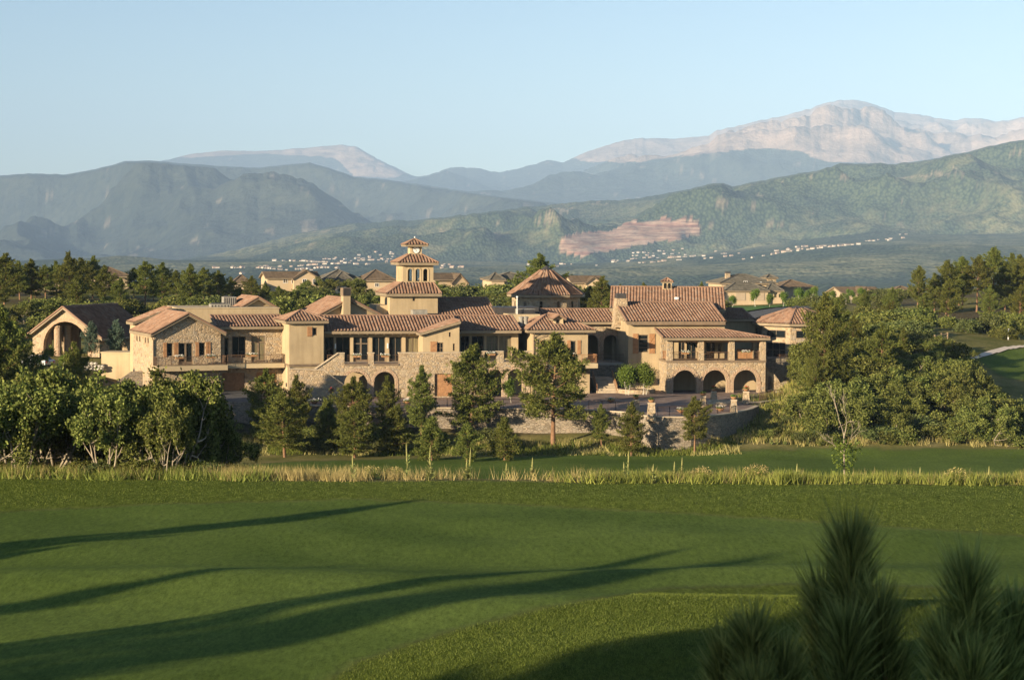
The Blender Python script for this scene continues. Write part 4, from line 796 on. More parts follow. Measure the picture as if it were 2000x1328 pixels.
# ---- shaded link and octagonal pavilion at the right end
f = Fr(1412, 256, 8); L_ = box_body(f, -1, f.x(1474), 0, 8, -1, f.z(624, 0, 1440), 'stucco', club, 'service_link'); shed_roof(f, -1.5, f.x(1470, 0, 620), -.6, 5.5, f.z(623, -.6, 1440), f.z(603, 5.5, 1440), L_)
def poly_ring(c, r, n, z, r0=0.0): return [Vector((c.x + r * math.cos(2 * math.pi * i / n + r0), c.y + r * math.sin(2 * math.pi * i / n + r0), z)) for i in range(n)]
def faceted(name, label, px, Y, Rw, Re, z0, zw, zapex, capr, n, r0, stone, parent, wins, mat='tile'):
    c = at_y(px, 640, Y); o = MB().lathe((c.x, c.y, 0), [(Rw, z0), (Rw, zw), (0, zw)], n, 0, r0).build(name, M[stone], parent); tag(o, label)
    E_ = poly_ring(c, Re, n, zw + .1, r0); kf = capr / Re; T = poly_ring(c, capr, n, zw + .1 + (zapex - zw - .1) * (1 - kf), r0)
    roof([[E_[i], E_[(i + 1) % n], T[(i + 1) % n], T[i]] for i in range(n)], o, mat, caps=[(E_[i], T[i]) for i in range(n)])
    MB().lathe((c.x, c.y, 0), [(capr * 1.08, T[0].z + .05), (0.02, zapex + .1)], n, 0, r0).build('roof_cap', M['dark_metal'], o)
    for i in range(n):
        a = poly_ring(c, Rw * 1.0, n, 0, r0); A_, B_ = a[i], a[(i + 1) % n]; mid = (A_ + B_) / 2
        if (mid - c).y > .5 * Rw: continue
        ff = Fr(px, Y, 0); d = (B_ - A_).normalized(); ff.X = d; ff.Y = Vector((-d.y, d.x, 0)); ff.o = Vector((A_.x, A_.y, 0)); wins(ff, (B_ - A_).length, o)
    return o
zO = at_y(1066, 577, 268).z
faceted('round_turret', 'twelve-sided fieldstone turret under a wide conical tile roof with a dark cap', 1066, 270, 4.75, 5.45, 2, zO, at_y(1066, 520, 270).z, .85, 12, .1, 'stone', club, lambda ff, L, o: window(ff, L / 2 - .22, L / 2 + .22, zO - 1.75, zO - .75, -.05, o, 1, 1, True))
zM = at_y(1555, 631, 256).z
def mw(ff, L, o):
    window(ff, .7, L - .7, zM - 1.75, zM - .75, -.06, o, 2, 1, pane='glass'); window(ff, .7, L - .7, zM - 4.3, zM - 2.3, -.06, o, 3, 2)
faceted('octagon_pavilion', 'octagonal fieldstone pavilion with tall gridded windows behind the pines', 1556, 256, 5.5, 6.3, -1, zM, at_y(1556, 598, 256).z, .9, 8, R_(22.5 + 6), 'stone', club, mw)
fM = Fr(1480, 249, 4); blockv(fM, -1, 9.5, -2.2, 2.0, -1.5, fM.z(700, -2.2, 1510), 'stone_wall', club, 'rear_terrace'); railing([fM.w(-1, -2.0, fM.z(700, -2.2, 1510)), fM.w(9.3, -2.0, fM.z(700, -2.2, 1510))], club)
# ---- clock tower
f = Fr(761, 247, 15); W1 = f.x(855, 0, 590); D1_ = W1; ze1 = f.z(578, 0, 800)
N = box_body(f, 0, W1, 0, D1_, 0, ze1, 'stucco', club, 'clock_tower', [('r', f.x(806, 0, 580), f.x(811.5, 0, 580), f.z(588, 0, 808), f.z(578.8, 0, 808))]); tag(N, 'three-tiered stucco clock tower with tile skirts and arched belfry openings')
window(f, f.x(806.2, 0, 580), f.x(811.3, 0, 580), f.z(587.8, 0, 808), f.z(579, 0, 808), .15, N, 1, 1)
W2 = 62 / 15.35; i2 = f.x(786, 1.1, 540); t2 = (i2, i2 + W2, 1.05, 1.05 + W2); zb2 = f.z(552, 1.05, 810); ze2 = f.z(517, 1.05, 810)
hip_roof(f, -.55, W1 + .4, -.6, D1_ + .5, f.z(574, -.6, 800), zb2, N, top=t2, thick=.34)
hol = [('a', f.x(a, 1.05, 540), f.x(b, 1.05, 540), f.z(549.5, 1.05, 810), f.z(525, 1.05, 810)) for a, b in ((796.5, 805.5), (811.5, 820.5), (826.5, 835.5))]
N2 = wall(f, 'belfry', [(t2[0], zb2 - .3), (t2[1], zb2 - .3), (t2[1], ze2), (t2[0], ze2)], hol, t2[2], .35, 'stucco', N)
for i in (0,):
    mb = MB(); mb.box(f, t2[0] + .003, t2[0] + .3, t2[2] + .35, t2[3], zb2 - .3, ze2); mb.box(f, t2[1] - .3, t2[1] - .003, t2[2] + .35, t2[3], zb2 - .3, ze2)
    mb.prism([f.w(t2[0] + .3, t2[3] - .3, zb2 - .3), f.w(t2[1] - .3, t2[3] - .3, zb2 - .3), f.w(t2[1] - .3, t2[3] - .3, ze2), f.w(t2[0] + .3, t2[3] - .3, ze2)], f.Y * .29, holes=[arch_loop(f, h[1], h[2], h[3], h[4], t2[3] - .3) for h in hol])
    for j in range(3):
        yy = t2[2] + .7 + j * .95; mb.box(f, t2[0] - .05, t2[0] - .001, yy, yy + .55, zb2 + .35, ze2 - .55)
    mb.build('belfry_side', M['stucco'], N)
for h in hol: arch_trim(f, h[1], h[2], h[3], h[4], t2[2], .17, N, proud=.05, mat='stucco_pale')
W3 = 23 / 15.35 * 1.02; i3 = f.x(801, 2.3, 490); t3 = (i3, i3 + W3, 2.25, 2.25 + W3); zb3 = f.z(497.5, 2.25, 810); ze3 = f.z(481, 2.25, 810)
hip_roof(f, t2[0] - .62, t2[1] + .55, t2[2] - .62, t2[3] + .55, f.z(513.5, .45, 810), zb3, N, top=t3, thick=.30)
N3 = MB().box(f, t3[0], t3[1], t3[2], t3[3], zb3 - .3, ze3).build('clock_stage', M['stucco_pale'], N)
hip_roof(f, t3[0] - .72, t3[1] + .7, t3[2] - .72, t3[3] + .7, f.z(478.5, 1.6, 810), f.z(467.5, 3, 809), N, thick=.22)
cc = f.loc(812.5, 488.2, t3[2]); mb = MB(); rr = .44
ring = [f.w(cc[0] + rr * math.cos(2 * math.pi * i / 28), t3[2] - .07, cc[1] + rr * math.sin(2 * math.pi * i / 28)) for i in range(28)]; mb.prism(ring, f.Y * .068); ck = mb.build('clock_face', M['white'], N)
mb = MB()
for ang, ln in ((150, .33), (262, .22)): a = R_(ang); mb.bar(f.w(cc[0], t3[2] - .085, cc[1]), f.w(cc[0] + ln * math.cos(a), t3[2] - .085, cc[1] + ln * math.sin(a)), .02, .045)
for i in range(12): a = R_(30 * i); mb.bar(f.w(cc[0] + .36 * math.cos(a), t3[2] - .078, cc[1] + .36 * math.sin(a)), f.w(cc[0] + .41 * math.cos(a), t3[2] - .078, cc[1] + .41 * math.sin(a)), .012, .03)
mb.build('clock_hands', M['black'], ck)
MB().prism([f.w(cc[0] + (rr + .05) * math.cos(2 * math.pi * i / 28), t3[2] - .09, cc[1] + (rr + .05) * math.sin(2 * math.pi * i / 28)) for i in range(28)], f.Y * .085, holes=[[f.w(cc[0] + rr * math.cos(2 * math.pi * i / 28), t3[2] - .09, cc[1] + rr * math.sin(2 * math.pi * i / 28)) for i in range(28)]]).build('clock_rim', M['trim'], ck)
MB().lathe(f.w((t3[0] + t3[1]) / 2, (t3[2] + t3[3]) / 2, f.z(467.5, 3, 809)), [(.06, 0), (.06, .25), (.09, .3), (0, .4)], 6).build('finial', M['white'], N)
blockv(f, -1.5, -.003, 1.2, D1_ - .2, 0, ze1 - 1.2, 'stucco_pale', N, 'side_annex')
MB().box(f, f.x(803, -1.5, 610), f.x(831, -1.5, 610), -2.6, -1.2, 4, f.z(605.5, -2.6, 815)).build('rooftop_unit', M['grey_metal'], N)
# ---- gable with stucco chimney left of the tower
f = Fr(622, 244, 22); xg = f.x(739, 0, 612); zg0, zg1 = f.z(616, 0, 622), f.z(585, 0, 676)
Pg = gable_body(f, 0, xg, 0, 9.5, 0, zg0, zg1, 'stucco', club, 'kitchen_gable'); gable_roof(f, 0, xg, 0, 9.5, zg0, zg1, Pg)
xa, xb = f.x(670, -.9, 600), f.x(684, -.9, 600); zc = f.z(578, -.9, 677); MB().box(f, xa, xb, -1.0, -.003, 3, zc).build('chimney', M['stucco'], Pg)
mb = MB(); mb.box(f, xa - .06, xb + .06, -1.06, .06, zc + .003, zc + 1.0)
for i in range(7): xx = xa + (xb - xa) * i / 7; mb.box(f, xx, xx + .05, -1.10, -1.062, zc + .05, zc + .95, 1)
mb.build('chimney_cap', [M['trim'], M['dark_metal']], Pg)
# ---- tile slope right of the tower, roof plant and parapet
f = Fr(858, 248, 11); xq = f.x(972, 0, 612); Q = box_body(f, -2, xq - .4, .6, 9, 2, f.z(616, 0, 900), 'stucco', club, 'ballroom_wing'); shed_roof(f, -2, xq, 0, 8.0, f.z(617, 0, 900), f.z(582, 8.0, 900), Q)
f2 = Fr(994, 246, 11); zq = f2.z(614, 0, 1020); Q2 = box_body(f2, 0, f2.x(1055, 0, 615), 0, 8, 2, zq, 'stucco_pale', club, 'plant_deck')
mb = MB(); xa, xb = f2.x(1012, 1, 610), f2.x(1046, 1, 610); zt = f2.z(604, 1, 1020); mb.box(f2, xa, xb, 1.2, 3, zq - .2, zt)
for i in range(14): xx = xa + (xb - xa) * i / 14; mb.box(f2, xx, xx + .08, 1.14, 1.196, zq, zt - .04, 1)
mb.build('louvre_screen', [M['grey_metal'], M['dark_metal']], Q2); MB().box(f2, f2.x(975, 4, 605) - .5, f2.x(1052, 4, 605), 4, 8, zq - .3, f2.z(600, 4, 1000)).build('plant_room', M['dark_metal'], Q2)
p = f2.w(f2.x(1010, .6, 610), .6, zq); MB().tube([p, p + Vector((0, 0, 2.1))], .06).lathe(p + Vector((0, 0, 2.1)), [(.0, 0), (.14, .02), (.14, .16), (0, .2)], 8).build('lamp_pole', M['white'], Q2)
# ---- porte-cochere with the big arch, entrance level
f = Fr(64, 256, -19); pc = thing('porte_cochere', tuple(f.w(4, 4, 3.4)), 'open gabled fieldstone entrance canopy with one broad arch and round columns inside', 'entrance canopy')
x1 = f.x(194, 0, 650); ze = f.z(651, 0, 64); zr = f.z(601, 0, 130); zb = 3.2
aa, ab = f.x(85, 0, 660), f.x(172, 0, 660); zat = f.z(628, 0, 130)
pw_ = wall(f, 'arch_wall', [(0, zb), (x1, zb), (x1, ze), (x1 / 2, zr), (0, ze)], [('a', aa, ab, zb + .02, zat)], 0, .6, 'stone', pc); arch_trim(f, aa, ab, zb, zat, 0, .45, pw_)
wall(f, 'arch_wall', [(0, zb), (x1, zb), (x1, ze), (x1 / 2, zr), (0, ze)], [('a', aa, ab, zb + .02, zat)], 8.6, .6, 'stone', pc)
for xx in (.003, x1 - .6):
    fs = Fr(64, 256, -19); fs.o = f.w(xx + .6, .6, 0); fs.X, fs.Y = f.Y, -f.X; wall(fs, 'side_arch_wall', [(0, zb), (8, zb), (8, ze), (0, ze)], [('a', 1.3, 6.7, zb + .02, ze - .9)], 0, .597, 'stone', pc)
gable_roof(f, 0, x1, 0, 13, ze, zr, pc, ov=.8, ovf=.7)
for px, y in ((94, 1.6), (113, .9), (132, 2.6), (147, 7.0)): MB().lathe(f.w(f.x(px, y, 660), y, zb), [(.62, 0), (.62, .15), (.5, .2), (.5, zat - zb - .9), (.6, zat - zb - .8), (.6, zat - zb - .6), (0, zat - zb - .6)], 14).build('column', M['brick_trim'], pc, smooth=False)
for px, y in ((206, 9.8), (240, 11.5)): MB().lathe(f.w(f.x(px, y, 660), y, zb), [(.6, 0), (.6, .15), (.5, .2), (.5, 3.2), (0, 3.2)], 14).build('column', M['brick_trim'], pc)
# ================================================================== SITE
def hit(px, py, d0=180, d1=460):
    ds = np.linspace(d0, d1, 400); pts = [at_y(px, py, float(d)) for d in ds]; g = gz(np.array([p.x for p in pts]), ds)
    for p, z in zip(pts, g):
        if p.z <= z: return Vector((p.x, p.y, float(z)))
    return Vector((pts[-1].x, pts[-1].y, float(g[-1])))
k = NM('flagstone_paving', .85, .2); co = k.coord(); v = k.n('TexVoronoi'); v.inputs['Scale'].default_value = 1.3; k.l(co, v.inputs['Vector']); sp = k.n('SeparateColor'); k.l(v.outputs['Color'], sp.inputs[0])
k.color(k.mix(.6, k.ramp(sp.outputs[0], [(0, (.20, .14, .11)), (.5, (.27, .20, .16)), (1, (.24, .19, .17))]), k.ramp(k.noise(co, .5, 4), [(.3, (.6, .6, .6)), (.7, (1.15, 1.1, 1.05))]), 'MULTIPLY')); k.bump(k.noise(co, 5, 3), .3, .03); M['paving'] = k.m
edge_px = [(560, 793), (640, 796), (800, 799), (930, 800), (1040, 802), (1160, 804), (1225, 808), (1262, 815), (1300, 817.5), (1345, 817.5), (1400, 813.5), (1435, 808), (1460, 802), (1473, 796), (1470, 791.5), (1458, 789), (1480, 788), (1510, 784), (1533, 779), (1537, 773)]
edge = [at_z(a, b, 0.0) for a, b in edge_px]
loop = [Vector((e.x, e.y, 0)) for e in edge] + [Vector((at_y(1545, 770, 243).x, 243, 0)), Vector((at_y(1480, 770, 252).x, 252, 0)), Vector((at_y(560, 770, 236).x, 236, 0))]
tag(MB().prism(loop, (0, 0, -.35)).build('terrace', M['paving']), kind='structure')
# driveway in front of the garages
V = []; nn = 14
for j in range(6):
    for i in range(nn):
        px = 372 + (566 - 372) * i / (nn - 1); a = at_y(px, 770, 232.5); b = at_z(px, 786 + (793 - 786) * i / (nn - 1), .3); t = j / 5; p = a.lerp(b, t); s_ = i / (nn - 1); V.append((p.x, p.y, .60 * (1 - sstep(.55, 1, s_)) + .004))
tag(obj('driveway', np.array(V), grid_faces(6, nn), M['asphalt'], smooth=True), kind='structure')
mb = MB(); pts = [Vector(V[5 * nn + i]) for i in range(nn)]
rw2 = thing('driveway_retaining_wall', tuple(pts[6] - Vector((0, 0, 4))), 'low dark stone retaining wall below the garage driveway', 'retaining wall')
for a, b in zip(pts[:-1], pts[1:]): n_ = (b - a).cross(Vector((0, 0, 1))).normalized() * .5; mb.hexa([v + Vector((0, 0, z)) for z in (-4.5, -.03) for v in (a, b, b + n_, a + n_)])
mb.build('stone_face', M['stone_wall'], rw2)
# curved retaining wall of the terrace
rw = thing('terrace_retaining_wall', tuple(edge[8] - Vector((0, 0, 3.6))), 'long curved stone retaining wall holding up the patio above the fairway', 'retaining wall')
def ribbon(pts, z0, z1, th, name, mat, parent):
    mb = MB(); P = [Vector((p.x, p.y, 0)) for p in pts]; N_ = []
    for i in range(len(P)):
        d = (P[min(i + 1, len(P) - 1)] - P[max(i - 1, 0)]).normalized(); N_.append(Vector((d.y, -d.x, 0)))
    n = len(P); up = Vector((0, 0, 1)); A = [p for p in P]; Bq = [p + q * th for p, q in zip(P, N_)]
    VV = [p + up * z0 for p in A] + [p + up * z0 for p in Bq] + [p + up * z1 for p in A] + [p + up * z1 for p in Bq]; FF = []
    for i in range(n - 1): FF += [(i, i + 1, 2 * n + i + 1, 2 * n + i), (n + i + 1, n + i, 3 * n + i, 3 * n + i + 1), (2 * n + i, 2 * n + i + 1, 3 * n + i + 1, 3 * n + i), (i, i + 1, n + i + 1, n + i)]
    FF += [(0, n, 3 * n, 2 * n), (n - 1, 2 * n - 1, 4 * n - 1, 3 * n - 1)]
    return MB().add(VV, FF).build(name, M[mat], parent)
ribbon(edge[:14], -6, .16, .55, 'stone_face', 'stone_wall', rw); ribbon(edge[:14], .163, .27, .62, 'coping', 'stone_cap', rw)
ribbon(edge[15:], -5, .12, .5, 'stone_face', 'stone_wall', rw); ribbon(edge[15:], .123, .22, .56, 'coping', 'stone_cap', rw)
def terrace_rail(a, b, n, label):
    t = thing('patio_railing', tuple(at_z(*a, 0)), label, 'railing'); pts = [at_z(a[0] + (b[0] - a[0]) * i / n, a[1] + (b[1] - a[1]) * i / n, 0) + Vector((0, .25, .2)) for i in range(n + 1)]; return railing(pts, t, 1.0, .14)
terrace_rail((1284, 817), (1426, 811), 6, 'thin bronze railing along the outermost bulge of the curved patio wall'); terrace_rail((1150, 803), (1228, 808), 3, 'bronze patio railing beside the tall leaning stone pier and pine')
terrace_rail((625, 795.5), (790, 799), 5, 'bronze railing on the patio edge in front of the two round arches'); terrace_rail((800, 799), (1020, 801.5), 6, 'bronze railing on the patio edge in front of the plank garage door'); terrace_rail((1484, 787.5), (1528, 779.5), 3, 'short bronze railing on the patio edge below the sloping buttress')
# stone piers with bowls of flowers
def pier(px, yt, yb, w_, label, flowers=None):
    p = at_z(px, yb, 0); d = p.y; h = (yb - yt) / F_PX * d * 1.0; r = w_ / F_PX * d / 2; t = thing('stone_pier', tuple(p), label, 'stone pier', 'stone piers on the patio')
    MB().hexa([p + Vector((x * r * e, y * r * e, z)) for z, e in ((-.3, 1.25), (h - .15, .82)) for x, y in ((-1, -1), (1, -1), (1, 1), (-1, 1))]).build('shaft', M['stone'], t)
    MB().hexa([p + Vector((x * r * e, y * r * e, z)) for z, e in ((h - .147, .95), (h, .95)) for x, y in ((-1, -1), (1, -1), (1, 1), (-1, 1))]).build('cap', M['stone_cap'], t)
    bowl(p + Vector((0, 0, h + .003)), label, flowers)
def bowl(p, near, flowers, r=.36, lab=None):
    b = thing('flower_bowl', tuple(p), lab or ('flower bowl on the ' + near.split(',')[0]), 'flower bowl', 'flower bowls on the patio')
    MB().lathe(p, [(.12, 0), (.22, .05), (r, .26), (r, .30), (r - .05, .28), (0, .24)], 12).build('bowl', M['wood'], b)
    rr = np.random.default_rng(int(abs(p.x) * 77)); n = 90; c = np.array(p)[None] + np.c_[rr.normal(0, r * .42, (n, 2)), .26 + rr.random(n) * .22]; V_, F_ = blades(c, rr.normal(size=(n, 3)) + [0, 0, .7], .13, .10, rr); obj('leaves', V_, F_, M['maple'], b)
    if flowers: V_, F_ = blades(c[:60] + [0, 0, .12], rr.normal(size=(60, 3)) + [0, 0, .7], .10, .10, rr); tag(obj('flowers', V_, F_, M[flowers], b), kind='stuff')
pier(1272, 786, 816.5, 15, 'tall leaning stone pier at the corner of the curved wall'); pier(1242, 780, 804, 14, 'stone pier behind the leaning corner pier'); pier(1373, 773, 797, 11, 'stone pier beside the round patio planter')
pier(1394, 764, 784, 12, 'stone pier topped with red flowers before the middle arch', 'flower_red'); pier(1433, 780, 809, 12, 'slim stone pier at the end of the curved railing'); pier(1457, 764, 787, 12, 'stone pier with red flowers before the end arch', 'flower_red'); pier(647, 768, 792, 10, 'short stone pier with red flowers beside the stair wall', 'flower_red')
pier(1030, 776, 800, 12, 'stone pier on the patio edge behind the tall pine')
for px, py, lb in ((1330, 806, 'white flower bowl on the patio behind the curved railing and a pine'), (1407, 803, 'flower bowl on the patio between the slim pier and the pine'), (1193, 786, 'dark low flower bowl on the shaded patio near the steps'), (1522, 774, 'flower bowl at the foot of the sloping buttress'), (614, 789, 'white flower bowl at the foot of the stair wall'), (795, 789, 'white flower bowl before the stone wall with the plank door')): bowl(at_z(px, py, 0) + Vector((0, 0, .004)), '', 'flower', .5, lb)
# round planter with young trees, steps
pc_ = at_z(1243, 767, 0); pl = thing('round_planter', tuple(pc_), 'round stone planter wall holding clumps of young aspens', 'planter'); MB().lathe(pc_, [(2.35, -.2), (2.35, .5), (1.95, .5), (1.95, .2)], 28).build('planter_wall', M['stone'], pl); MB().lathe(pc_, [(2.0, .36), (0, .44)], 20).build('soil', M['soil'], pl)
c2 = at_z(1408, 790, 0); pl2 = thing('curved_bench_wall', tuple(c2), 'low curved stone seat wall on the patio between the flower piers', 'seat wall'); MB().lathe(c2, [(1.6, -.1), (1.6, .42), (1.2, .42), (1.2, -.1)], 24).build('seat_wall', M['stone_cap'], pl2)
fs = Fr(1166, 239, 9); st_ = thing('patio_steps', tuple(fs.w(1.2, 3, 0)), 'flight of shaded stone steps with copper handrails climbing behind the patio', 'steps')
for i in range(6): MB().box(fs, 0, 2.8, i * .5, 6.6, i * .27 + (.002 if i else -.2), (i + 1) * .27).build('step', M['stone_cap'], st_)
for x in (.05, 2.55):
    mb = MB()
    for i in range(7): y = i * .5; mb.bar(fs.w(x, y, i * .27), fs.w(x, y, i * .27 + 1.0), .04)
    mb.bar(fs.w(x, 0, .95), fs.w(x, 3, 1.62 + .95), .09, .08); mb.bar(fs.w(x, 0, .5), fs.w(x, 3, 1.62 + .5), .04); mb.build('handrail', M['rust_iron'], st_)
# hydrant
hp = at_z(493, 787, .45); hy = thing('fire_hydrant', tuple(hp), 'yellow fire hydrant on the edge of the driveway', 'fire hydrant'); MB().lathe(hp, [(.2, 0), (.2, .08), (.13, .1), (.13, .62), (.19, .64), (.19, .70), (.13, .82), (.04, .9), (.04, .97), (0, .97)], 12).build('barrel', M['yellow'], hy)
for sx in (-1, 1): MB().tube([hp + Vector((sx * .1, 0, .5)), hp + Vector((sx * .25, 0, .5))], .07, 8).build('outlet', M['yellow'], hy)
# stucco garden wall at the entrance
fw = Fr(207, 241, -6); gw = thing('stucco_garden_wall', tuple(fw.w(2, 0, 2.6)), 'plain tan stucco retaining wall below the two blue spruces', 'wall'); blockv(fw, -.6, fw.x(270), 0, 3.4, 0, fw.z(690, 0, 240), 'stucco', gw, 'wall_block'); blockv(fw, -.7, fw.x(270) + .05, -.08, 3.5, fw.z(690, 0, 240) + .003, fw.z(690, 0, 240) + .14, 'slab', gw, 'coping')
fw2 = Fr(180, 240, 8); g2 = thing('boulder_wall', tuple(fw2.w(0, 0, 2.4)), 'rough pale boulder wall beside the stucco garden wall', 'wall')
rr = random.Random(4)
for i in range(16):
    c = fw2.w(-.9 + (i % 6) * .42 + rr.uniform(-.1, .1), rr.uniform(-.1, .2), 2.5 + (i // 6) * .36); bmv = bmesh.new(); bmesh.ops.create_icosphere(bmv, subdivisions=1, radius=.27)
    for v in bmv.verts: v.co = Vector((v.co.x * 1.15, v.co.y, v.co.z * .8)) * rr.uniform(.85, 1.15) + c
    me = bpy.data.meshes.new('boulder'); bmv.to_mesh(me); bmv.free(); me.materials.append(M['concrete']); link(bpy.data.objects.new('boulder', me), g2)
fl3 = Fr(236, 230, 14); g3 = thing('low_stone_wall', tuple(fl3.w(2, 0, 1)), 'sloping grey stone wall between the entrance shrubs and the gabled wing', 'wall')
mb = MB().prism([fl3.w(a, 0, b) for a, b in ((-.6, -1), (4.6, -1), (4.6, 3.0), (1.2, 2.9), (-.6, 1.6))], fl3.Y * .5); mb.build('wall_face', M['stone_wall'], g3)
# cart path, rail fence, road, lawn by the houses
def drape(name, rows_px, mat, kind, lift=.05, d0=200, d1=460):
    A = [[hit(a, b, d0, d1) for a, b in r] for r in rows_px]; VV = []; nr = len(A); n = len(A[0])
    for r in A:
        for p in r: VV.append((p.x, p.y, p.z + lift))
    return tag(obj(name, np.array(VV), grid_faces(nr, n), mat, smooth=True), kind=kind)
def lerp_rows(top, bot, nr, n):
    def samp(l, t):
        s = t * (len(l) - 1); i = min(int(s), len(l) - 2); u = s - i; return (l[i][0] + (l[i + 1][0] - l[i][0]) * u, l[i][1] + (l[i + 1][1] - l[i][1]) * u)
    return [[(samp(top, j / (n - 1))[0] * (1 - i / (nr - 1)) + samp(bot, j / (n - 1))[0] * i / (nr - 1), samp(top, j / (n - 1))[1] * (1 - i / (nr - 1)) + samp(bot, j / (n - 1))[1] * i / (nr - 1)) for j in range(n)] for i in range(nr)]
M['path'] = plain('pale_path', (.62, .52, .42), .9, .12, 1, .2)
drape('cart_path', lerp_rows([(1895, 701), (1925, 690), (1960, 680), (2000, 676), (2100, 675)], [(1905, 703), (1940, 694), (1968, 685), (2000, 680), (2100, 679)], 4, 30), M['path'], 'structure', .12)
drape('road', lerp_rows([(1425, 626), (1465, 610), (1520, 602), (1600, 598)], [(1440, 634), (1490, 618), (1530, 609), (1600, 602)], 4, 24), M['asphalt'], 'structure', .12, 300, 470)
k = NM('watered_lawn', .9, .1); co = k.coord(); k.color(k.ramp(k.noise(co, 2, 4, .7), [(.3, (.06, .13, .02)), (.7, (.13, .22, .04))])); M['lawn'] = k.m
drape('lawn', lerp_rows([(1418, 600), (1460, 600), (1520, 598), (1560, 595)], [(1418, 618), (1450, 611), (1500, 603), (1560, 599)], 4, 20), M['lawn'], 'structure', .2, 300, 470)
rf = thing('rail_fence', tuple(hit(1812, 678)), 'weathered wooden post and rail fence on the grassy rise below the pines', 'fence'); fp_ = [hit(a, b) for a, b in ((1776, 682), (1787, 680), (1799, 678.5), (1812, 676), (1825, 674), (1838, 672), (1850, 670))]
for p in fp_: MB().bar(p - Vector((0, 0, .3)), p + Vector((0, 0, 1.35)), .17).build('post', M['fence_wood'], rf)
for a, b in zip(fp_[:-1], fp_[1:]):
    for h in (.35, .75, 1.15): MB().bar(a + Vector((0, -.05, h)), b + Vector((0, -.05, h)), .06, .16).build('rail', M['fence_wood'], rf)
yp = hit(1969, 664); t = thing('yardage_post', tuple(yp), 'white slim marker post beside the path on the right hill', 'post'); MB().bar(yp, yp + Vector((0, 0, 1.4)), .14).build('shaft', M['white'], t); MB().bar(yp + Vector((0, 0, 1.4)), yp + Vector((0, 0, 1.5)), .18).build('cap', M['white'], t)
# parked cars at the entrance
def car(p, ang, paint, label):
    t = thing('parked_car', tuple(p), label, 'car', rz=ang); X = Vector((math.cos(ang), math.sin(ang), 0)); Yv = Vector((-math.sin(ang), math.cos(ang), 0)); up = Vector((0, 0, 1))
    def sec(prof, hw, name, mat, inset=None):
        mb = MB(); L = [p + X * a + Yv * -hw + up * b for a, b in prof]; mb.prism(L, Yv * 2 * hw); return mb.build(name, M[mat] if isinstance(mat, str) else mat, t)
    sec([(-2.2, .35), (2.2, .35), (2.25, .7), (1.3, .92), (-2.1, .95), (-2.25, .75)], .88, 'body', paint); sec([(-1.9, .953), (1.15, .925), (.45, 1.42), (-1.2, 1.45)], .74, 'cabin', 'glass'); sec([(-1.15, 1.453), (.42, 1.423), (.4, 1.48), (-1.1, 1.5)], .7, 'roof_panel', paint)
    for a in (-1.4, 1.4):
        for s in (-.9, .72): c = p + X * a + Yv * s + up * .33; mb = MB(); mb.tube([c, c + Yv * .18], .33, 14); wo = mb.build('wheel', M['black'], t); MB().tube([c - Yv * .01, c + Yv * .19], .19, 10).build('rim', M['grey_metal'], wo)
    for s in (-.75, .5): MB().hexa([p + X * a + Yv * (s + b) + up * c for c in (.62, .8) for a, b in ((-2.3, 0), (-2.2, 0), (-2.2, .25), (-2.3, .25))]).build('tail_light', M['flower_red'], t)
kc = NM('car_silver', .3, .5); kc.color((.55, .55, .56)); kc.b.inputs['Metallic'].default_value = .3
kd = NM('car_dark_blue', .3, .5); kd.color((.05, .06, .09))
car(at_y(72, 707, 243) - Vector((0, 0, .6)), R_(150), kc.m, 'silver car half hidden behind the pine below the entrance canopy'); car(at_y(220, 672, 266) - Vector((0, 0, .6)), R_(200), kd.m, 'dark car parked behind a small blue spruce beside the canopy')
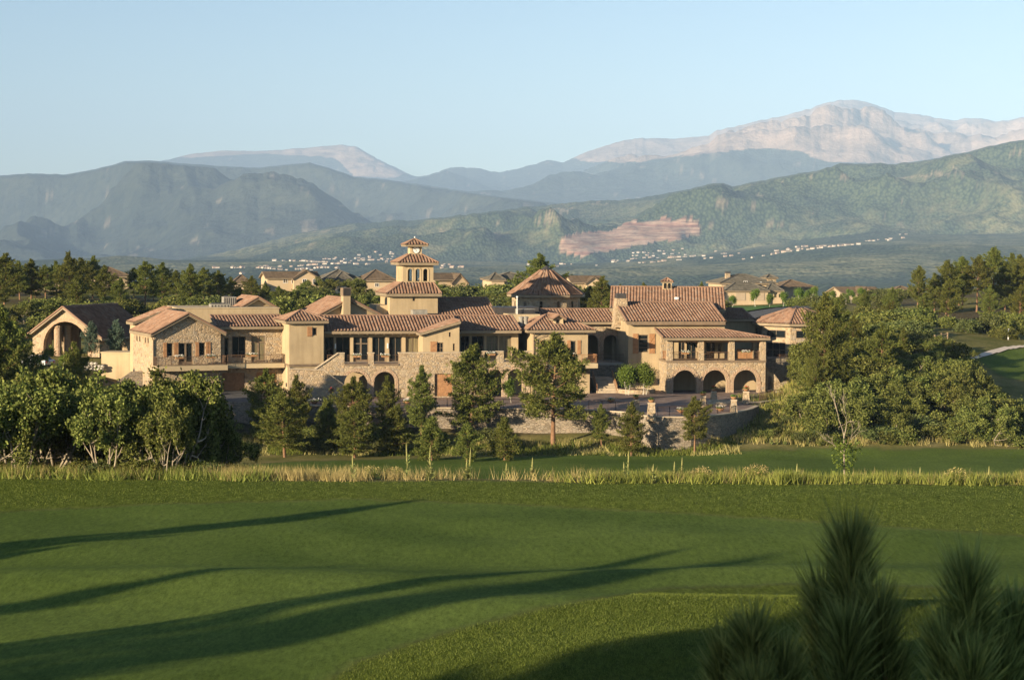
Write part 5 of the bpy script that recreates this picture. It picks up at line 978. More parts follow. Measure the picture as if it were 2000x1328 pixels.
# ================================================================== VEGETATION
def cat_mesh(name, VF, mat): 
    V = []; Fq = []; n = 0
    for v, f in VF: V.append(v); Fq.append(f + n); n += len(v)
    return mesh_data(name, np.concatenate(V), np.concatenate(Fq), mat)
def tubes_mesh(name, segs, mat, n=5):
    mb = MB()
    for pts, rad in segs: mb.tube(pts, rad, n, cap=False)
    return mesh_data(name, mb.V, mb.F, mat, True)
def tufts(C, D, k, L, W, r, spread=.9):
    P = np.repeat(C, k, 0); Dd = np.repeat(D, k, 0) + r.normal(0, spread, (len(P), 3)); return blades(P + r.normal(0, .04, P.shape), Dd, L, W, r)
def pine_proto(seed, h=10.0, width=.30, bare=.16, lean=.02, dens=1.0, blunt=.75, mat='needle', bark='bark', L=.34, W=.075, k=11):
    r = np.random.default_rng(seed); segs = []; C = []; D = []
    bend = r.normal(0, .012, 2) * h; nT = 9
    def tr(t): return np.array([bend[0] * math.sin(t * 3) + lean * h * t * t, bend[1] * math.sin(t * 2.3), h * t])
    segs.append(([tuple(tr(i / nT)) for i in range(nT + 1)], [h * .021 * (1 - .93 * i / nT) + .012 for i in range(nT + 1)]))
    nb = int(92 * dens); gap = r.uniform(0, 6.28, 4)
    for i in range(nb):
        t = bare + (1 - bare) * ((i + r.random()) / nb) ** .92; u = (t - bare) / (1 - bare); az = i * 2.4 + r.normal(0, .5)
        prof = (math.sin(math.pi * min(1, u * .9 + .16)) ** blunt) * (1 - u * .38) ; lob = 1 + .28 * math.sin(3 * az + gap[0]) * math.sin(7 * u + gap[1]); Lb = h * width * 1.38 * prof * lob * r.uniform(.6, 1.12)
        if r.random() < .07: continue
        Lb = max(Lb, .35); rise = -.12 + .75 * u + r.normal(0, .1); d = np.array([math.cos(az), math.sin(az), rise]); d /= np.linalg.norm(d); b0 = tr(t); pts = []
        for s in (0, .35, .7, 1.0): pts.append(b0 + d * Lb * s + np.array([0, 0, .16 * Lb * s * s]))
        segs.append(([tuple(p) for p in pts], [.030 + .012 * Lb * .6, .028, .02, .01])); side = np.cross(d, [0, 0, 1.]); side /= np.linalg.norm(side)
        nt_ = int((6 + Lb * 9.5))
        for j in range(nt_):
            s = .22 + .78 * ((j + r.random()) / nt_) ** .8; base = b0 + d * Lb * s + np.array([0, 0, .16 * Lb * s * s]); off = side * r.normal(0, .24) * Lb * (1.12 - s * .75) + np.array([0, 0, 1]) * r.normal(.06, .13) + d * r.normal(0, .08)
            q = base + off; C.append(q); D.append(d * .6 + off * .8 + np.array([0, 0, .55]))
    top = tr(1.0)
    for j in range(8): C.append(top + np.array([*r.normal(0, .10, 2), -r.random() * .8])); D.append(np.array([*r.normal(0, .4, 2), 1.]))
    C = np.array(C); D = np.array(D); D /= np.linalg.norm(D, axis=1, keepdims=True)
    return tubes_mesh('pine_trunk', segs, M[bark]), cat_mesh('pine_crown', [tufts(C, D, k, L, W, r)], M[mat])
def spruce_proto(seed, h=4.0):
    return pine_proto(seed, h, .26, .04, 0, 1.25, .55, 'spruce', 'bark', .20, .05, 10)
def branchy(r, base, d, L, rad, depth, segs, tips, spread, up=.25):
    p = np.array(base, float); d = d / np.linalg.norm(d); pts = [p.copy()]; n = 3
    for i in range(n):
        d = d + r.normal(0, .16, 3) + np.array([0, 0, up * .25]); d /= np.linalg.norm(d); p = p + d * L / n; pts.append(p.copy())
    segs.append(([tuple(q) for q in pts], [rad * (1 - .5 * i / n) for i in range(n + 1)]))
    if depth <= 1: tips.append((pts[-2], d)); tips.append(((pts[-1] + pts[-2]) / 2, d))
    if depth == 0: tips.append((p, d)); return
    for i in range(3 if depth > 1 else 4):
        dd = d + r.normal(0, spread, 3); dd[2] += up; branchy(r, pts[-1] if i < 2 else pts[-2], dd, L * r.uniform(.55, .8), rad * .55, depth - 1, segs, tips, spread, up)
def leafy_proto(seed, stems=5, h=4.6, spread=.75, depth=3, leaf=(.15, .10), per=27, mat='oak', bark='bark_grey', lean=.45, r0=.07, clump=.13, up=.3, name='oak'):
    r = np.random.default_rng(seed); segs = []; tips = []
    for i in range(stems):
        a = i * 6.28 / stems + r.normal(0, .4); d = np.array([math.cos(a) * lean, math.sin(a) * lean, 1.0]); b = np.array([math.cos(a) * .25, math.sin(a) * .25, -.15]) * (1 if stems > 1 else 0); branchy(r, b, d, h * r.uniform(.30, .42), r0, depth, segs, tips, spread, up)
    C = np.array([t[0] for t in tips]); D = np.array([t[1] for t in tips]); zs = C[:, 2].max(); C *= 1; P = np.repeat(C, per, 0) + r.normal(0, clump, (len(C) * per, 3)); Dd = np.repeat(D, per, 0) * .7 + r.normal(0, .8, P.shape); V, Fq = blades(P, Dd, leaf[0], leaf[1], r)
    s = h / V[:, 2].max()
    tm_ = tubes_mesh(name + '_stem', [([tuple(np.array(q) * s) for q in pts], [x * s for x in rad]) for pts, rad in segs], M[bark]); cm = mesh_data(name + '_crown', V * s, Fq, M[mat]); return tm_, cm
def dead_top(seed): 
    r = np.random.default_rng(seed); segs = []; tips = []; branchy(r, (0, 0, 2.0), np.array([.05, 0, 1.]), 2.2, .06, 2, segs, tips, .55, .25); return segs
PROTO = {'pine': [(pine_proto(100 + i, 10, w_, b, l, dn, bl), 10.0) for i, (w_, b, l, dn, bl) in enumerate([(.27, .10, .01, 1.05, .7), (.30, .15, -.02, 1.0, .8), (.25, .20, .03, .95, .65), (.33, .12, .0, 1.15, .85), (.29, .26, -.03, .9, .7), (.31, .08, .02, 1.1, .75)])],
         'tallpine': [(pine_proto(140 + i, 10, w_, b, l, .8, .55), 10.0) for i, (w_, b, l) in enumerate([(.22, .34, .03), (.25, .40, -.03), (.24, .30, .0)])],
         'youngpine': [(pine_proto(160 + i, 4.2, .33, .05, 0, .72, .7, 'needle', 'bark', .30, .05, 11), 4.2) for i in range(3)],
         'spruce': [(spruce_proto(180 + i), 4.0) for i in range(2)],
         'oak': [(leafy_proto(200 + i, st, 4.6, sp_), 4.6) for i, (st, sp_) in enumerate([(5, .75), (6, .7), (4, .8), (5, .65)])],
         'brush': [(leafy_proto(220 + i, 7, 2.4, .9, 2, (.20, .13), 26, 'scrub' if i == 1 else 'oak', 'bark_grey', .8, .05, .22, .1, 'brush'), 2.4) for i in range(3)],
         'leafy': [(leafy_proto(240 + i, 1, 5.0, .55, 3, (.17, .13), 26, 'maple', 'bark_pale', .05, .09, .26, .35, 'leafy'), 5.0) for i in range(2)],
         'aspen': [(leafy_proto(260 + i, 4, 4.6, .35, 2, (.17, .14), 60, 'maple', 'bark_pale', .05, .05, .36, .55, 'aspen'), 4.6) for i in range(2)]}
NAMES = {'pine': 'pine_tree', 'tallpine': 'pine_tree', 'youngpine': 'young_pine', 'spruce': 'blue_spruce', 'oak': 'scrub_oak', 'brush': 'oak_brush', 'leafy': 'leafy_tree', 'aspen': 'aspen_clump'}
CATS = {'pine': 'pine', 'tallpine': 'pine', 'youngpine': 'pine', 'spruce': 'spruce', 'oak': 'oak', 'brush': 'bush', 'leafy': 'tree', 'aspen': 'aspen'}
PR = random.Random(11)
def plant(kind, p, h, label, group=None, var=None, wide=1.0):
    (tm_, cm), h0 = PROTO[kind][PR.randrange(len(PROTO[kind])) if var is None else var % len(PROTO[kind])]; s = h / h0; rz = PR.uniform(0, 6.28)
    o = bpy.data.objects.new(NAMES[kind], None); o.location = (p.x, p.y, p.z - .05); o.rotation_euler = (0, 0, rz); o.scale = (s * wide, s * wide, s); COL.objects.link(o); tag(o, label, CATS[kind], group); o.empty_display_size = .3
    for nm, me in (('trunk' if kind not in ('oak', 'brush') else 'stems', tm_), ('crown', cm)):
        c = bpy.data.objects.new(nm, me); COL.objects.link(c); c.parent = o
    return o
def plant_px(kind, px, d, ytop, label, group=None, var=None, wide=1.0, zbase=None):
    p = ground(px, d); 
    if zbase is not None: p.z = zbase
    h = max(.8, at_y(px, ytop, d).z - p.z); return plant(kind, p, h, label, group, var, wide)
# pines in front of the clubhouse
for kd, px, d, yt, vr, wd, lb in [
    ('pine', 519, 212, 723, 3, .80, 'bushy pine by the garage doors, just behind the hydrant'), ('pine', 579, 212, 737, 0, .72, 'narrow pine standing before the stair wall beside the hip-roofed tower'), ('pine', 556, 200, 770, 1, 1.05, 'spreading pine with low forked limbs on the rough below the stair wall'),
    ('pine', 690, 211, 738, 3, .85, 'broad pine hiding the foot of the first round arch'), ('pine', 693, 200, 796, 5, 1.1, 'dark squat pine on the rough in front of the broad arch-hiding pine'), ('pine', 756, 211, 739, 0, .62, 'slim pine standing before the second round arch'),
    ('pine', 824, 209, 720, 2, .66, 'slim pine standing before the solid parapet wall and plank door'), ('pine', 921, 212, 677, 1, .92, 'tall dense pine covering the second terrace and its first small arch'), ('pine', 1081, 208, 660, 4, 1.05, 'tallest open pine with a bare reddish trunk before the hip block'),
    ('pine', 1234, 202, 789, 0, .85, 'short open pine at the corner of the curved wall'), ('pine', 1358, 203, 778, 4, .8, 'short thin pine in front of the bulge of the curved wall'), ('pine', 1176, 206, 792, 2, .75, 'shaded pine tucked against the retaining wall'),
    ('youngpine', 844, 197, 822, 0, .9, 'young pine on the rough between two mullein stalks'), ('youngpine', 912, 196, 831, 1, .95, 'young round pine in the middle of the row of three'), ('youngpine', 986, 197, 823, 2, .8, 'young narrow pine nearest the tall reddish-trunked pine'),
    ('pine', 4, 196, 604, 3, .72, 'large dark pine in front of the entrance canopy'), ('pine', 148, 205, 672, 1, .62, 'leaning pine below the stucco garden wall'), ('pine', -30, 190, 640, 5, 1.0, 'pine half outside the frame beside the large dark one'), ('youngpine', 770, 203, 800, 1, .9, 'small pine in the shade under the slim arch pines'), ('youngpine', 640, 205, 788, 2, .8, 'small pine filling the gap beside the stone flower pier')]:
    plant_px(kd, px, d, yt, lb, 'pines before the clubhouse', vr, wd * 1.13)
plant_px('spruce', 179, 244, 634, 'small blue spruce beside the broad entrance arch', 'blue spruces', 0, 1.0, 4.3); plant_px('spruce', 227, 246, 632, 'small blue spruce beside the round columns and a dark car', 'blue spruces', 1, 1.0, 4.3)
plant_px('leafy', 126, 228, 690, 'yellow-green leafy bush below the entrance columns', None, 0, .9)
for px, yt, vr in ((1225, 702, 0), (1259, 698, 1)): 
    p = at_z(px, 768, .4); plant('aspen', p, at_y(px, yt, p.y).z - .4, 'clump of aspens with round crown in the stone planter, ' + ('beside the steps' if vr == 0 else 'next to the porch wall'), 'aspens in the round planter', vr, .9)
plant_px('leafy', 1000, 224, 735, 'small bright green tree before the little round arch', None, 1, .8)
# big oaks at the left edge of the green
for i, (px, d, yt, wd) in enumerate([(35, 113, 738, 1.0), (95, 118, 705, 1.0), (-20, 117, 742, 1.1), (150, 121, 742, 1.0), (205, 113, 752, .85), (250, 117, 735, .9), (300, 119, 708, .95), (343, 116, 716, .85), (375, 121, 728, .8), (325, 112, 770, .7), (-60, 112, 760, 1.), (405, 122, 800, .8), (440, 128, 838, .9), (60, 124, 722, 1.1), (220, 125, 745, 1.1), (350, 127, 735, 1.)]):
    plant_px('oak', px, d, yt, 'tall scrub oak with pale forked stems along the edge of the green', 'scrub oaks at the edge of the green', i, wd)
# right-hand slope
RL = 'scrub oak in the dense thicket on the slope beside the clubhouse'
rr = random.Random(5)
def inpoly(x, y, poly): return bool(poly_mask(np.array([x]), np.array([y]), poly)[0])
thick = [(1560, 715), (1680, 700), (1700, 770), (1760, 752), (1830, 735), (1870, 765), (1920, 800), (1960, 812), (2080, 815), (2080, 862), (1900, 868), (1640, 862), (1580, 830), (1555, 770)]
n = 0
for i in range(900):
    px, d = rr.uniform(1540, 2080), rr.uniform(208, 246); g = ground(px, d); q = proj(g)
    if inpoly(q[0], q[1], thick):
        plant('oak', g - Vector((0, 0, .9)), rr.uniform(2.8, 5.6), RL, 'oak thicket on the slope', None, rr.uniform(.95, 1.35)); n += 1
        if n >= 84: break
for i in range(60):
    px = rr.uniform(1560, 2080); d = rr.uniform(207.5, 213); plant('brush', ground(px, d), rr.uniform(1.0, 2.2), 'low bush along the foot of the oak thicket', 'bushes at the thicket foot', None, 1.5)
for i in range(34):
    px = rr.uniform(1680, 1885); d = rr.uniform(234, 254); plant('brush' if i % 2 else 'oak', ground(px, d), rr.uniform(1.4, 2.6), 'dark bush on the slope between the oak thicket and the rail fence', 'bushes below the rail fence', None, 1.4)
for px, d, yt, wd in ((1648, 221, 715, .9), (1690, 240, 668, .9), (1795, 238, 690, .8), (1610, 212, 765, .9), (1835, 224, 745, .8)): plant_px('pine', px, d, yt, 'dark pine growing up through the oak thicket', 'pines in the oak thicket', None, wd)
thick2 = [(1560, 660), (1660, 625), (1800, 625), (1900, 640), (2060, 640), (2060, 668), (1960, 672), (1880, 672), (1850, 655), (1770, 662), (1740, 690), (1660, 690)]
n = 0
for i in range(1200):
    px, d = rr.uniform(1550, 2080), rr.uniform(240, 330); g = ground(px, d); q = proj(g)
    if inpoly(q[0], q[1], thick2):
        plant('brush', g, rr.uniform(1.6, 3.2), 'rounded brush on the hillside below the tall pines', 'brush on the right hillside', None, rr.uniform(1.0, 1.5)); n += 1
        if n >= 60: break
for kd, px, d, yt, vr, wd, lb in [('pine', 1606, 226, 576, 1, .70, 'tall ragged pine covering the end of the octagonal pavilion'), ('pine', 1630, 238, 590, 2, .9, 'pine with visible upper trunk beside the octagonal pavilion'), ('pine', 1592, 219, 690, 3, .62, 'lower pine at the foot of the tall ragged pine'), ('pine', 1722, 226, 637, 0, .9, 'dense rounded pine standing alone in the oak thicket'), ('pine', 1762, 244, 640, 2, .7, 'slimmer pine behind the dense rounded one'), ('pine', 1665, 250, 618, 5, .9, 'dark pine above the oak thicket near the rail fence')]:
    plant_px(kd, px, d, yt, lb, 'pines beside the pavilion', vr, wd)
for i, (px, d, yt, kd) in enumerate([(1790, 318, 523, 'tallpine'), (1822, 325, 535, 'pine'), (1845, 322, 512, 'tallpine'), (1876, 330, 505, 'tallpine'), (1905, 325, 505, 'tallpine'), (1936, 335, 487, 'tallpine'), (1960, 330, 515, 'pine'), (1985, 335, 500, 'pine'), (2015, 330, 490, 'pine'), (2050, 325, 495, 'pine'), (1850, 300, 548, 'pine'), (1930, 300, 560, 'pine'), (1990, 295, 560, 'pine'), (2040, 290, 550, 'pine'), (1800, 300, 575, 'pine'), (1740, 320, 562, 'pine'), (1735, 290, 590, 'pine'), (1685, 320, 570, 'pine'), (1640, 330, 575, 'pine'), (2005, 350, 505, 'pine'), (1975, 360, 498, 'pine'), (1870, 345, 520, 'pine')]):
    plant_px(kd, px, d, yt, 'ponderosa pine on the wooded hill beyond the rail fence', 'pines on the right hill', i, rr.uniform(.85, 1.05))
# woods behind the clubhouse
tops = [(-40, 505), (10, 497), (40, 512), (62, 508), (90, 520), (112, 512), (135, 497), (160, 505), (182, 503), (205, 520), (235, 545), (262, 525), (283, 514), (318, 514), (345, 530), (372, 518), (398, 525), (428, 530), (452, 545), (490, 540), (520, 555), (545, 560), (0, 540), (70, 545), (150, 540), (300, 545), (410, 555), (470, 562)]
for i, (px, yt) in enumerate(tops): plant_px('tallpine' if px in (283, 262, 345) else 'pine', px, rr.uniform(322, 372), yt, 'ponderosa pine in the wood behind the stone gable and entrance canopy', 'pines in the wood behind', i, rr.uniform(.95, 1.2))
for i in range(70):
    px = rr.uniform(-60, 560); d = rr.uniform(275, 335); plant('brush' if i % 3 else 'oak', ground(px, d), rr.uniform(2.0, 3.8), 'brush on the slope under the pines behind the entrance canopy', 'brush behind the canopy', None, 1.3)
for i in range(95):
    px = rr.uniform(545, 1210); d = rr.uniform(300, 420); plant('oak' if i % 3 else 'brush', ground(px, d), rr.uniform(2.6, 4.6), 'oak brush on the rise between the clubhouse roofs and the houses', 'brush behind the roofs', None, 1.35)
for px, d, yt in ((1053, 345, 499), (1172, 330, 543), (1150, 350, 560), (1188, 320, 575)): plant_px('pine', px, d, yt, 'pine rising behind the conical turret roof' if px == 1053 else 'pine on the rise between the turret and the great hall', 'pines behind the turret', None, 1.1)
for px, d, yt in ((1210, 420, 556), (1255, 430, 552), (1280, 440, 560), (1330, 430, 563), (1368, 430, 552), (1390, 440, 560), (1430, 405, 575), (1474, 398, 562), (1500, 405, 572), (1527, 400, 568), (1560, 395, 560), (1578, 390, 556), (1610, 385, 575), (1650, 380, 570), (1680, 390, 560), (1705, 380, 572), (1625, 400, 565), (1660, 410, 562)):
    plant_px('leafy' if px > 1400 else 'pine', px, d, yt, 'small garden tree near the hillside houses', 'garden trees', None, .9)
for i in range(60):
    px = rr.uniform(1190, 1760); d = rr.uniform(345, 440)
    if 1410 < px < 1545: continue
    plant('brush', ground(px, d), rr.uniform(1.5, 2.8), 'low shrub on the rise behind the great hall', 'shrubs behind the hall', None, 1.3)
for i in range(34):
    px = rr.uniform(395, 1010); d = rr.uniform(203, 211); plant('brush', ground(px, d), rr.uniform(.9, 1.9), 'dark undergrowth bush at the foot of the pines below the patio', 'undergrowth below the patio', None, 1.3)
for px, d, yt in ((300, 214, 745), (250, 218, 738), (180, 214, 745), (120, 210, 748), (400, 214, 770), (330, 222, 735), (60, 205, 740), (220, 205, 760), (425, 210, 800), (380, 206, 800)): plant_px('oak', px, d, yt, 'shrub on the bank below the stone gable', 'shrubs on the entrance bank', None, 1.1)
for i in range(22): px = rr.uniform(1480, 1640); d = rr.uniform(207, 222); plant('brush', ground(px, d), rr.uniform(.5, 1.2), 'low weedy bush on the bank below the curved wall', 'weeds on the bank', None, 1.3)
for i in range(26):
    px = rr.uniform(-40, 470); plant('brush', ground(px, rr.uniform(111.5, 114.5)), rr.uniform(.6, 1.3), 'leafy weed clump under the scrub oaks beside the green', 'weeds under the oaks', None, 1.2)
# half-dead sapling by the weeds
sp_ = ground(1652, 121); t = thing('half_dead_sapling', tuple(sp_), 'thin sapling with a bare dead top and green lower leaves at the fairway edge', 'sapling'); hS = at_y(1645, 768, 121).z - sp_.z
r = np.random.default_rng(31); segs = [([tuple(sp_ + Vector((-.02 * i, 0, hS * .55 * i / 4))) for i in range(5)], [.06, .055, .05, .045, .04])]; tips = []
for b, d, L in ((.50, (-.22, .1, 1), .30), (.52, (.18, -.1, 1), .24), (.35, (.3, .2, .8), .2), (.30, (-.4, 0, .8), .2)):
    sg = []; branchy(r, np.array(sp_) + [-.04, 0, hS * b], np.array(d, float), hS * L, .035, 2, sg, tips, .45, .25); segs += sg
obj_ = bpy.data.objects.new('trunk', tubes_mesh('sapling_trunk', segs, M['bark_grey'])); link(obj_, t)
C = np.array(sp_)[None] + np.c_[r.normal(0, .38, (150, 2)), hS * (.12 + .36 * r.random(150))]; V_, F_ = tufts(C, r.normal(size=C.shape), 5, .15, .11, r); obj('leaves', V_, F_, M['maple'], t)
# mullein stalks
def mullein(px, d, yt, label):
    p = ground(px, d); h = max(.9, at_y(px, yt, d).z - p.z); t = thing('mullein_stalk', tuple(p), label, 'mullein', 'mullein stalks in the weeds'); r = np.random.default_rng(int(px)); lx = r.normal(0, .04)
    MB().tube([p + Vector((lx * s * h, 0, h * s)) for s in (0, .45, .5, .8, 1)], [.022, .02, .045, .04, .012], 6).build('spike', M['mullein'], t)
    n = 46; z = r.random(n) ** 1.7 * .62 * h; a = r.random(n) * 6.28; V_, F_ = blades(np.array(p)[None] + np.c_[np.zeros((n, 2)), z], np.c_[np.cos(a), np.sin(a), .9 + 0 * a], .30 * (1.15 - z / h), .09, r); obj('leaves', V_, F_, M['mullein_leaf'], t)
M['mullein'] = plain('mullein_spike', (.27, .26, .09), .8, .3, 20); M['mullein_leaf'] = leaf_mat('mullein_leaves', (.12, .15, .045), (.24, .26, .09))
for px, d, yt in ((690, 111.5, 886), (797, 113, 864), (838, 110.5, 870), (843, 112, 888), (917, 112, 874), (911, 112, 897), (1227, 111, 879), (1221, 112, 902), (1318, 111, 901), (1333, 113, 893), (1276, 110.4, 906), (989, 113, 904), (1558, 111, 905), (1935, 110.4, 910), (1800, 111, 912), (1040, 113, 893)): mullein(px, d, yt, 'tall yellow-green mullein stalk in the dry grass behind the green')
for px, yt in ((1508, 868), (1519, 860), (1535, 862), (1580, 858), (1603, 860), (1674, 866), (1720, 864), (1728, 866), (1337, 872), (1376, 876), (1391, 874)): mullein(px, 206.5, yt, 'small mullein stalk on the far edge of the fairway')
# ------------------------------------------------------------------ grasses
M['dry_grass'] = leaf_mat('dry_grass', (.24, .20, .065), (.56, .46, .20), .25, .0); M['weed_green'] = leaf_mat('weed_leaves', (.11, .145, .028), (.34, .36, .085), .25, .0); M['rough_grass'] = leaf_mat('rough_grass', (.045, .075, .010), (.21, .25, .055), .25, .0)
def grass_patch(name, X, Y, hgt, width, mat, r, lean=.25, label=None):
    n = len(X); Z = gz(X, Y); D = np.c_[r.normal(0, lean, n), r.normal(0, lean, n), np.ones(n)]; D /= np.linalg.norm(D, axis=1, keepdims=True); P = np.c_[X, Y, Z - .02]; S = np.cross(D, np.c_[r.normal(size=(n, 2)), np.zeros(n)]); S /= np.linalg.norm(S, axis=1, keepdims=True) + 1e-9
    hgt = np.broadcast_to(hgt, (n,)) * (.55 + .75 * r.random(n)); w_ = np.broadcast_to(width, (n,))
    tip = P + D * hgt[:, None] + np.c_[r.normal(0, .18, (n, 2)) * hgt[:, None], np.zeros(n)]
    V_ = np.stack([P - S * w_[:, None] * .5, P + S * w_[:, None] * .5, tip], 1).reshape(-1, 3); o = obj(name, V_, np.arange(3 * n).reshape(n, 3), M[mat]); tag(o, kind='stuff'); return o
r = np.random.default_rng(77)
def band(n, pxa, pxb, ya, yb, clump=.35):
    c = max(6, n // 26); px = r.uniform(pxa, pxb, c); Y = r.uniform(ya, yb, c); idx = r.integers(0, c, n); px = px[idx]; Y = Y[idx] + r.normal(0, clump, n); X = (px - CX) / F_PX * Y + r.normal(0, clump, n); return X, Y + (2.2 * (fbm(X / 2.2 + 7, X * 0 + 3, 3) - .5) + .5 if yb < 150 else 0)
X, Y = band(11000, 380, 2450, 110.0, 114.5, .2); fz = fbm(X / 5 + 3, Y / 5, 3); dense = r.random(len(X)) < .12 + 1.1 * sstep(.38, .56, fz); X, Y = X[dense], Y[dense]
grass_patch('dry_grass', X, Y, .28 + .75 * fbm(X / 1.3, Y / 1.3, 3), .034, 'dry_grass', r, .22)
X, Y = band(15500, 1080, 2450, 109.8, 113.0); g_ = fbm(X / 4 + 9, Y / 4, 3) > .44; grass_patch('weeds', X[g_], Y[g_], .35 + .6 * fbm(X[g_] / 1.3, Y[g_] / 1.3, 2), .055, 'weed_green', r, .3)
X, Y = band(19000, -350, 520, 109.8, 115, .5); grass_patch('weeds', X, Y, .25 + .7 * fbm(X / 1.2, Y / 1.2, 2), .05, 'weed_green', r, .45); X, Y = band(6800, -350, 700, 110, 115, .4); grass_patch('dry_grass', X, Y, .8, .03, 'dry_grass', r, .3)
X, Y = band(7500, 420, 2450, 206.3, 208.6, .25); grass_patch('dry_grass', X, Y, .75, .06, 'dry_grass', r, .2)
def area(n, xa, xb, ya, yb): return r.uniform(xa, xb, n), r.uniform(ya, yb, n)
X, Y = area(26000, 20, 70, 207, 240); q = mesh_proj(np.c_[X, Y, gz(X, Y)]); kp = (q[0] > 1440) & (q[0] < 1660); grass_patch('weeds', X[kp], Y[kp], .8, .09, 'weed_green', r, .3); grass_patch('dry_grass', X[kp][::2], Y[kp][::2] + .4, .8, .08, 'dry_grass', r, .3)
X, Y = area(12000, -32, 24, 201.5, 209); q = fbm(X / 4, Y / 4, 3) > .55; grass_patch('dry_grass', X[q], Y[q], .5, .06, 'dry_grass', r, .3); grass_patch('weeds', X[~q], Y[~q], .55, .08, 'rough_grass', r, .3)
# mown rough: short blades where the photograph shows their texture
def in_zone(X, Y, tst): 
    q = mesh_proj(np.c_[X, Y, gz(X, Y)]); return poly_mask(q[0], q[1], tst)
X, Y = area(190000, -9, 24, 58, 74); kp = in_zone(X, Y, [(2400, 1165), (1560, 1143), (1300, 1151), (1100, 1181), (900, 1228), (700, 1293), (600, 1360), (2400, 1360)]); X, Y = X[kp], Y[kp]; cl = .55 + .9 * fbm(X / .35, Y / .35, 2)
grass_patch('rough_grass', X, Y, .105 * cl, .017, 'rough_grass', r, .55)
X, Y = area(110000, -44, 50, 91, 110.2); kp = in_zone(X, Y, [(-500, 900), (-500, 1006), (300, 982), (700, 973), (1000, 983), (1300, 998), (1500, 1010), (1750, 1028), (2100, 1048), (2600, 1064), (2600, 900)]); X, Y = X[kp], Y[kp]; cl = .5 + 1.0 * fbm(X / .8, Y / .8, 2)
grass_patch('rough_grass', X, Y, .085 * cl, .03, 'rough_grass', r, .5)
# flowering weed domes behind the green
for px, d, w_ in ((1372, 112, 1.0), (1480, 111.5, 1.3), (727, 113, .9), (1870, 111, 1.1), (770, 113.5, .8)):
    p = ground(px, d); t = thing('umbel_weed', tuple(p), 'rounded pale flowering weed standing in the grass behind the green', 'weed', 'pale domed weeds'); n = 500; a = r.random(n) * 6.28; e = np.arccos(r.random(n)); rad = w_ * (.75 + .3 * r.random(n)) * .75
    C = np.array(p)[None] + np.c_[rad * np.sin(e) * np.cos(a), rad * np.sin(e) * np.sin(a), .15 + rad * np.cos(e) * .95]; V_, F_ = blades(C, r.normal(size=(n, 3)), .07, .06, r); tag(obj('flower_heads', V_, F_, M['dry_grass'], t), kind='stuff')
    n = 160; D = C[:n] - np.array(p)[None]; V_, F_ = blades(np.repeat(np.array(p)[None], n, 0), D, w_ * .75, .03, r); tag(obj('stalks', V_, F_, M['weed_green'], t), kind='stuff')
# ------------------------------------------------------------------ young pines just below the camera, out of focus
def shoot(px, py_tip, py_low, d, wpx, seed, nn=1000):
    """a leader with needles; returns stem points and needle arrays"""
    r = np.random.default_rng(seed); a = at_y(px, py_tip, d); b = at_y(px + r.normal(0, 12), py_low, d + .05); L = (a - b).length; wd = wpx / F_PX * d
    a = a - Vector((0, 0, .10)); ax = np.array((a - b).normalized()); L = (a - b).length
    t = r.random(nn) ** .6; ang = r.random(nn) * 6.28; base = np.array(b)[None] + (np.array(a) - np.array(b))[None] * t[:, None] + r.normal(0, .004, (nn, 3))
    u = np.cross(ax, [0, 1, 0]); u /= np.linalg.norm(u); v = np.cross(ax, u); phi = np.clip(r.normal(R_(27), R_(11), nn), .03, 1.1) * (1.1 - .25 * t ** 3); D = ax[None] * np.cos(phi)[:, None] + np.sin(phi)[:, None] * (u[None] * np.cos(ang)[:, None] + v[None] * np.sin(ang)[:, None]); ln = wd * .60 * (.85 + .3 * r.random(nn))
    V_, F_ = blades(base, D, np.minimum(ln, .215), .0052, r); return (b, a), V_, F_
for name_, lab, spec in (('young_pine', 'nearest blurred young pine with the tallest bristling leader', [(1662, 1030, 1328, 6.3, 190, 1), (1610, 1130, 1420, 6.4, 170, 2), (1715, 1150, 1430, 6.2, 170, 3), (1655, 1200, 1480, 6.1, 180, 4), (1740, 1265, 1500, 6.3, 150, 6)]),
                         ('young_pine', 'blurred young pine with a squat dark bristling leader and bare stem', [(1892, 1095, 1350, 5.9, 190, 11), (1850, 1210, 1460, 5.9, 180, 12), (1950, 1220, 1460, 6.0, 170, 13), (1985, 1160, 1400, 6.1, 150, 14), (1900, 1260, 1500, 5.8, 180, 15)]),
                         ('young_pine', 'low blurred young pine whose spread tufts barely reach over the rough', [(1470, 1195, 1450, 5.7, 160, 21), (1415, 1230, 1450, 5.8, 140, 22), (1530, 1250, 1470, 5.7, 150, 23), (1480, 1300, 1500, 5.6, 160, 24)])):
    g = ground(spec[0][0], spec[0][3], 1200); t = thing(name_, tuple(g), lab, 'pine', 'young pines by the camera'); st = MB(); VF = []; st.tube([g, Vector((g.x, g.y, at_y(spec[0][0], spec[0][2], spec[0][3]).z))], [.035, .02], 7)
    for s_ in spec:
        (b, a), V_, F_ = shoot(*s_, nn=1000); VF.append((V_, F_)); mid = Vector((g.x, g.y, max(g.z + .1, b.z - .25))); st.tube([mid, b, a], [.018, .013, .005], 6)
        for k in range(3): pass
    st.build('stem', M['bark'], t); link(bpy.data.objects.new('needles', cat_mesh('needles', VF, M['needle_near'])), t)
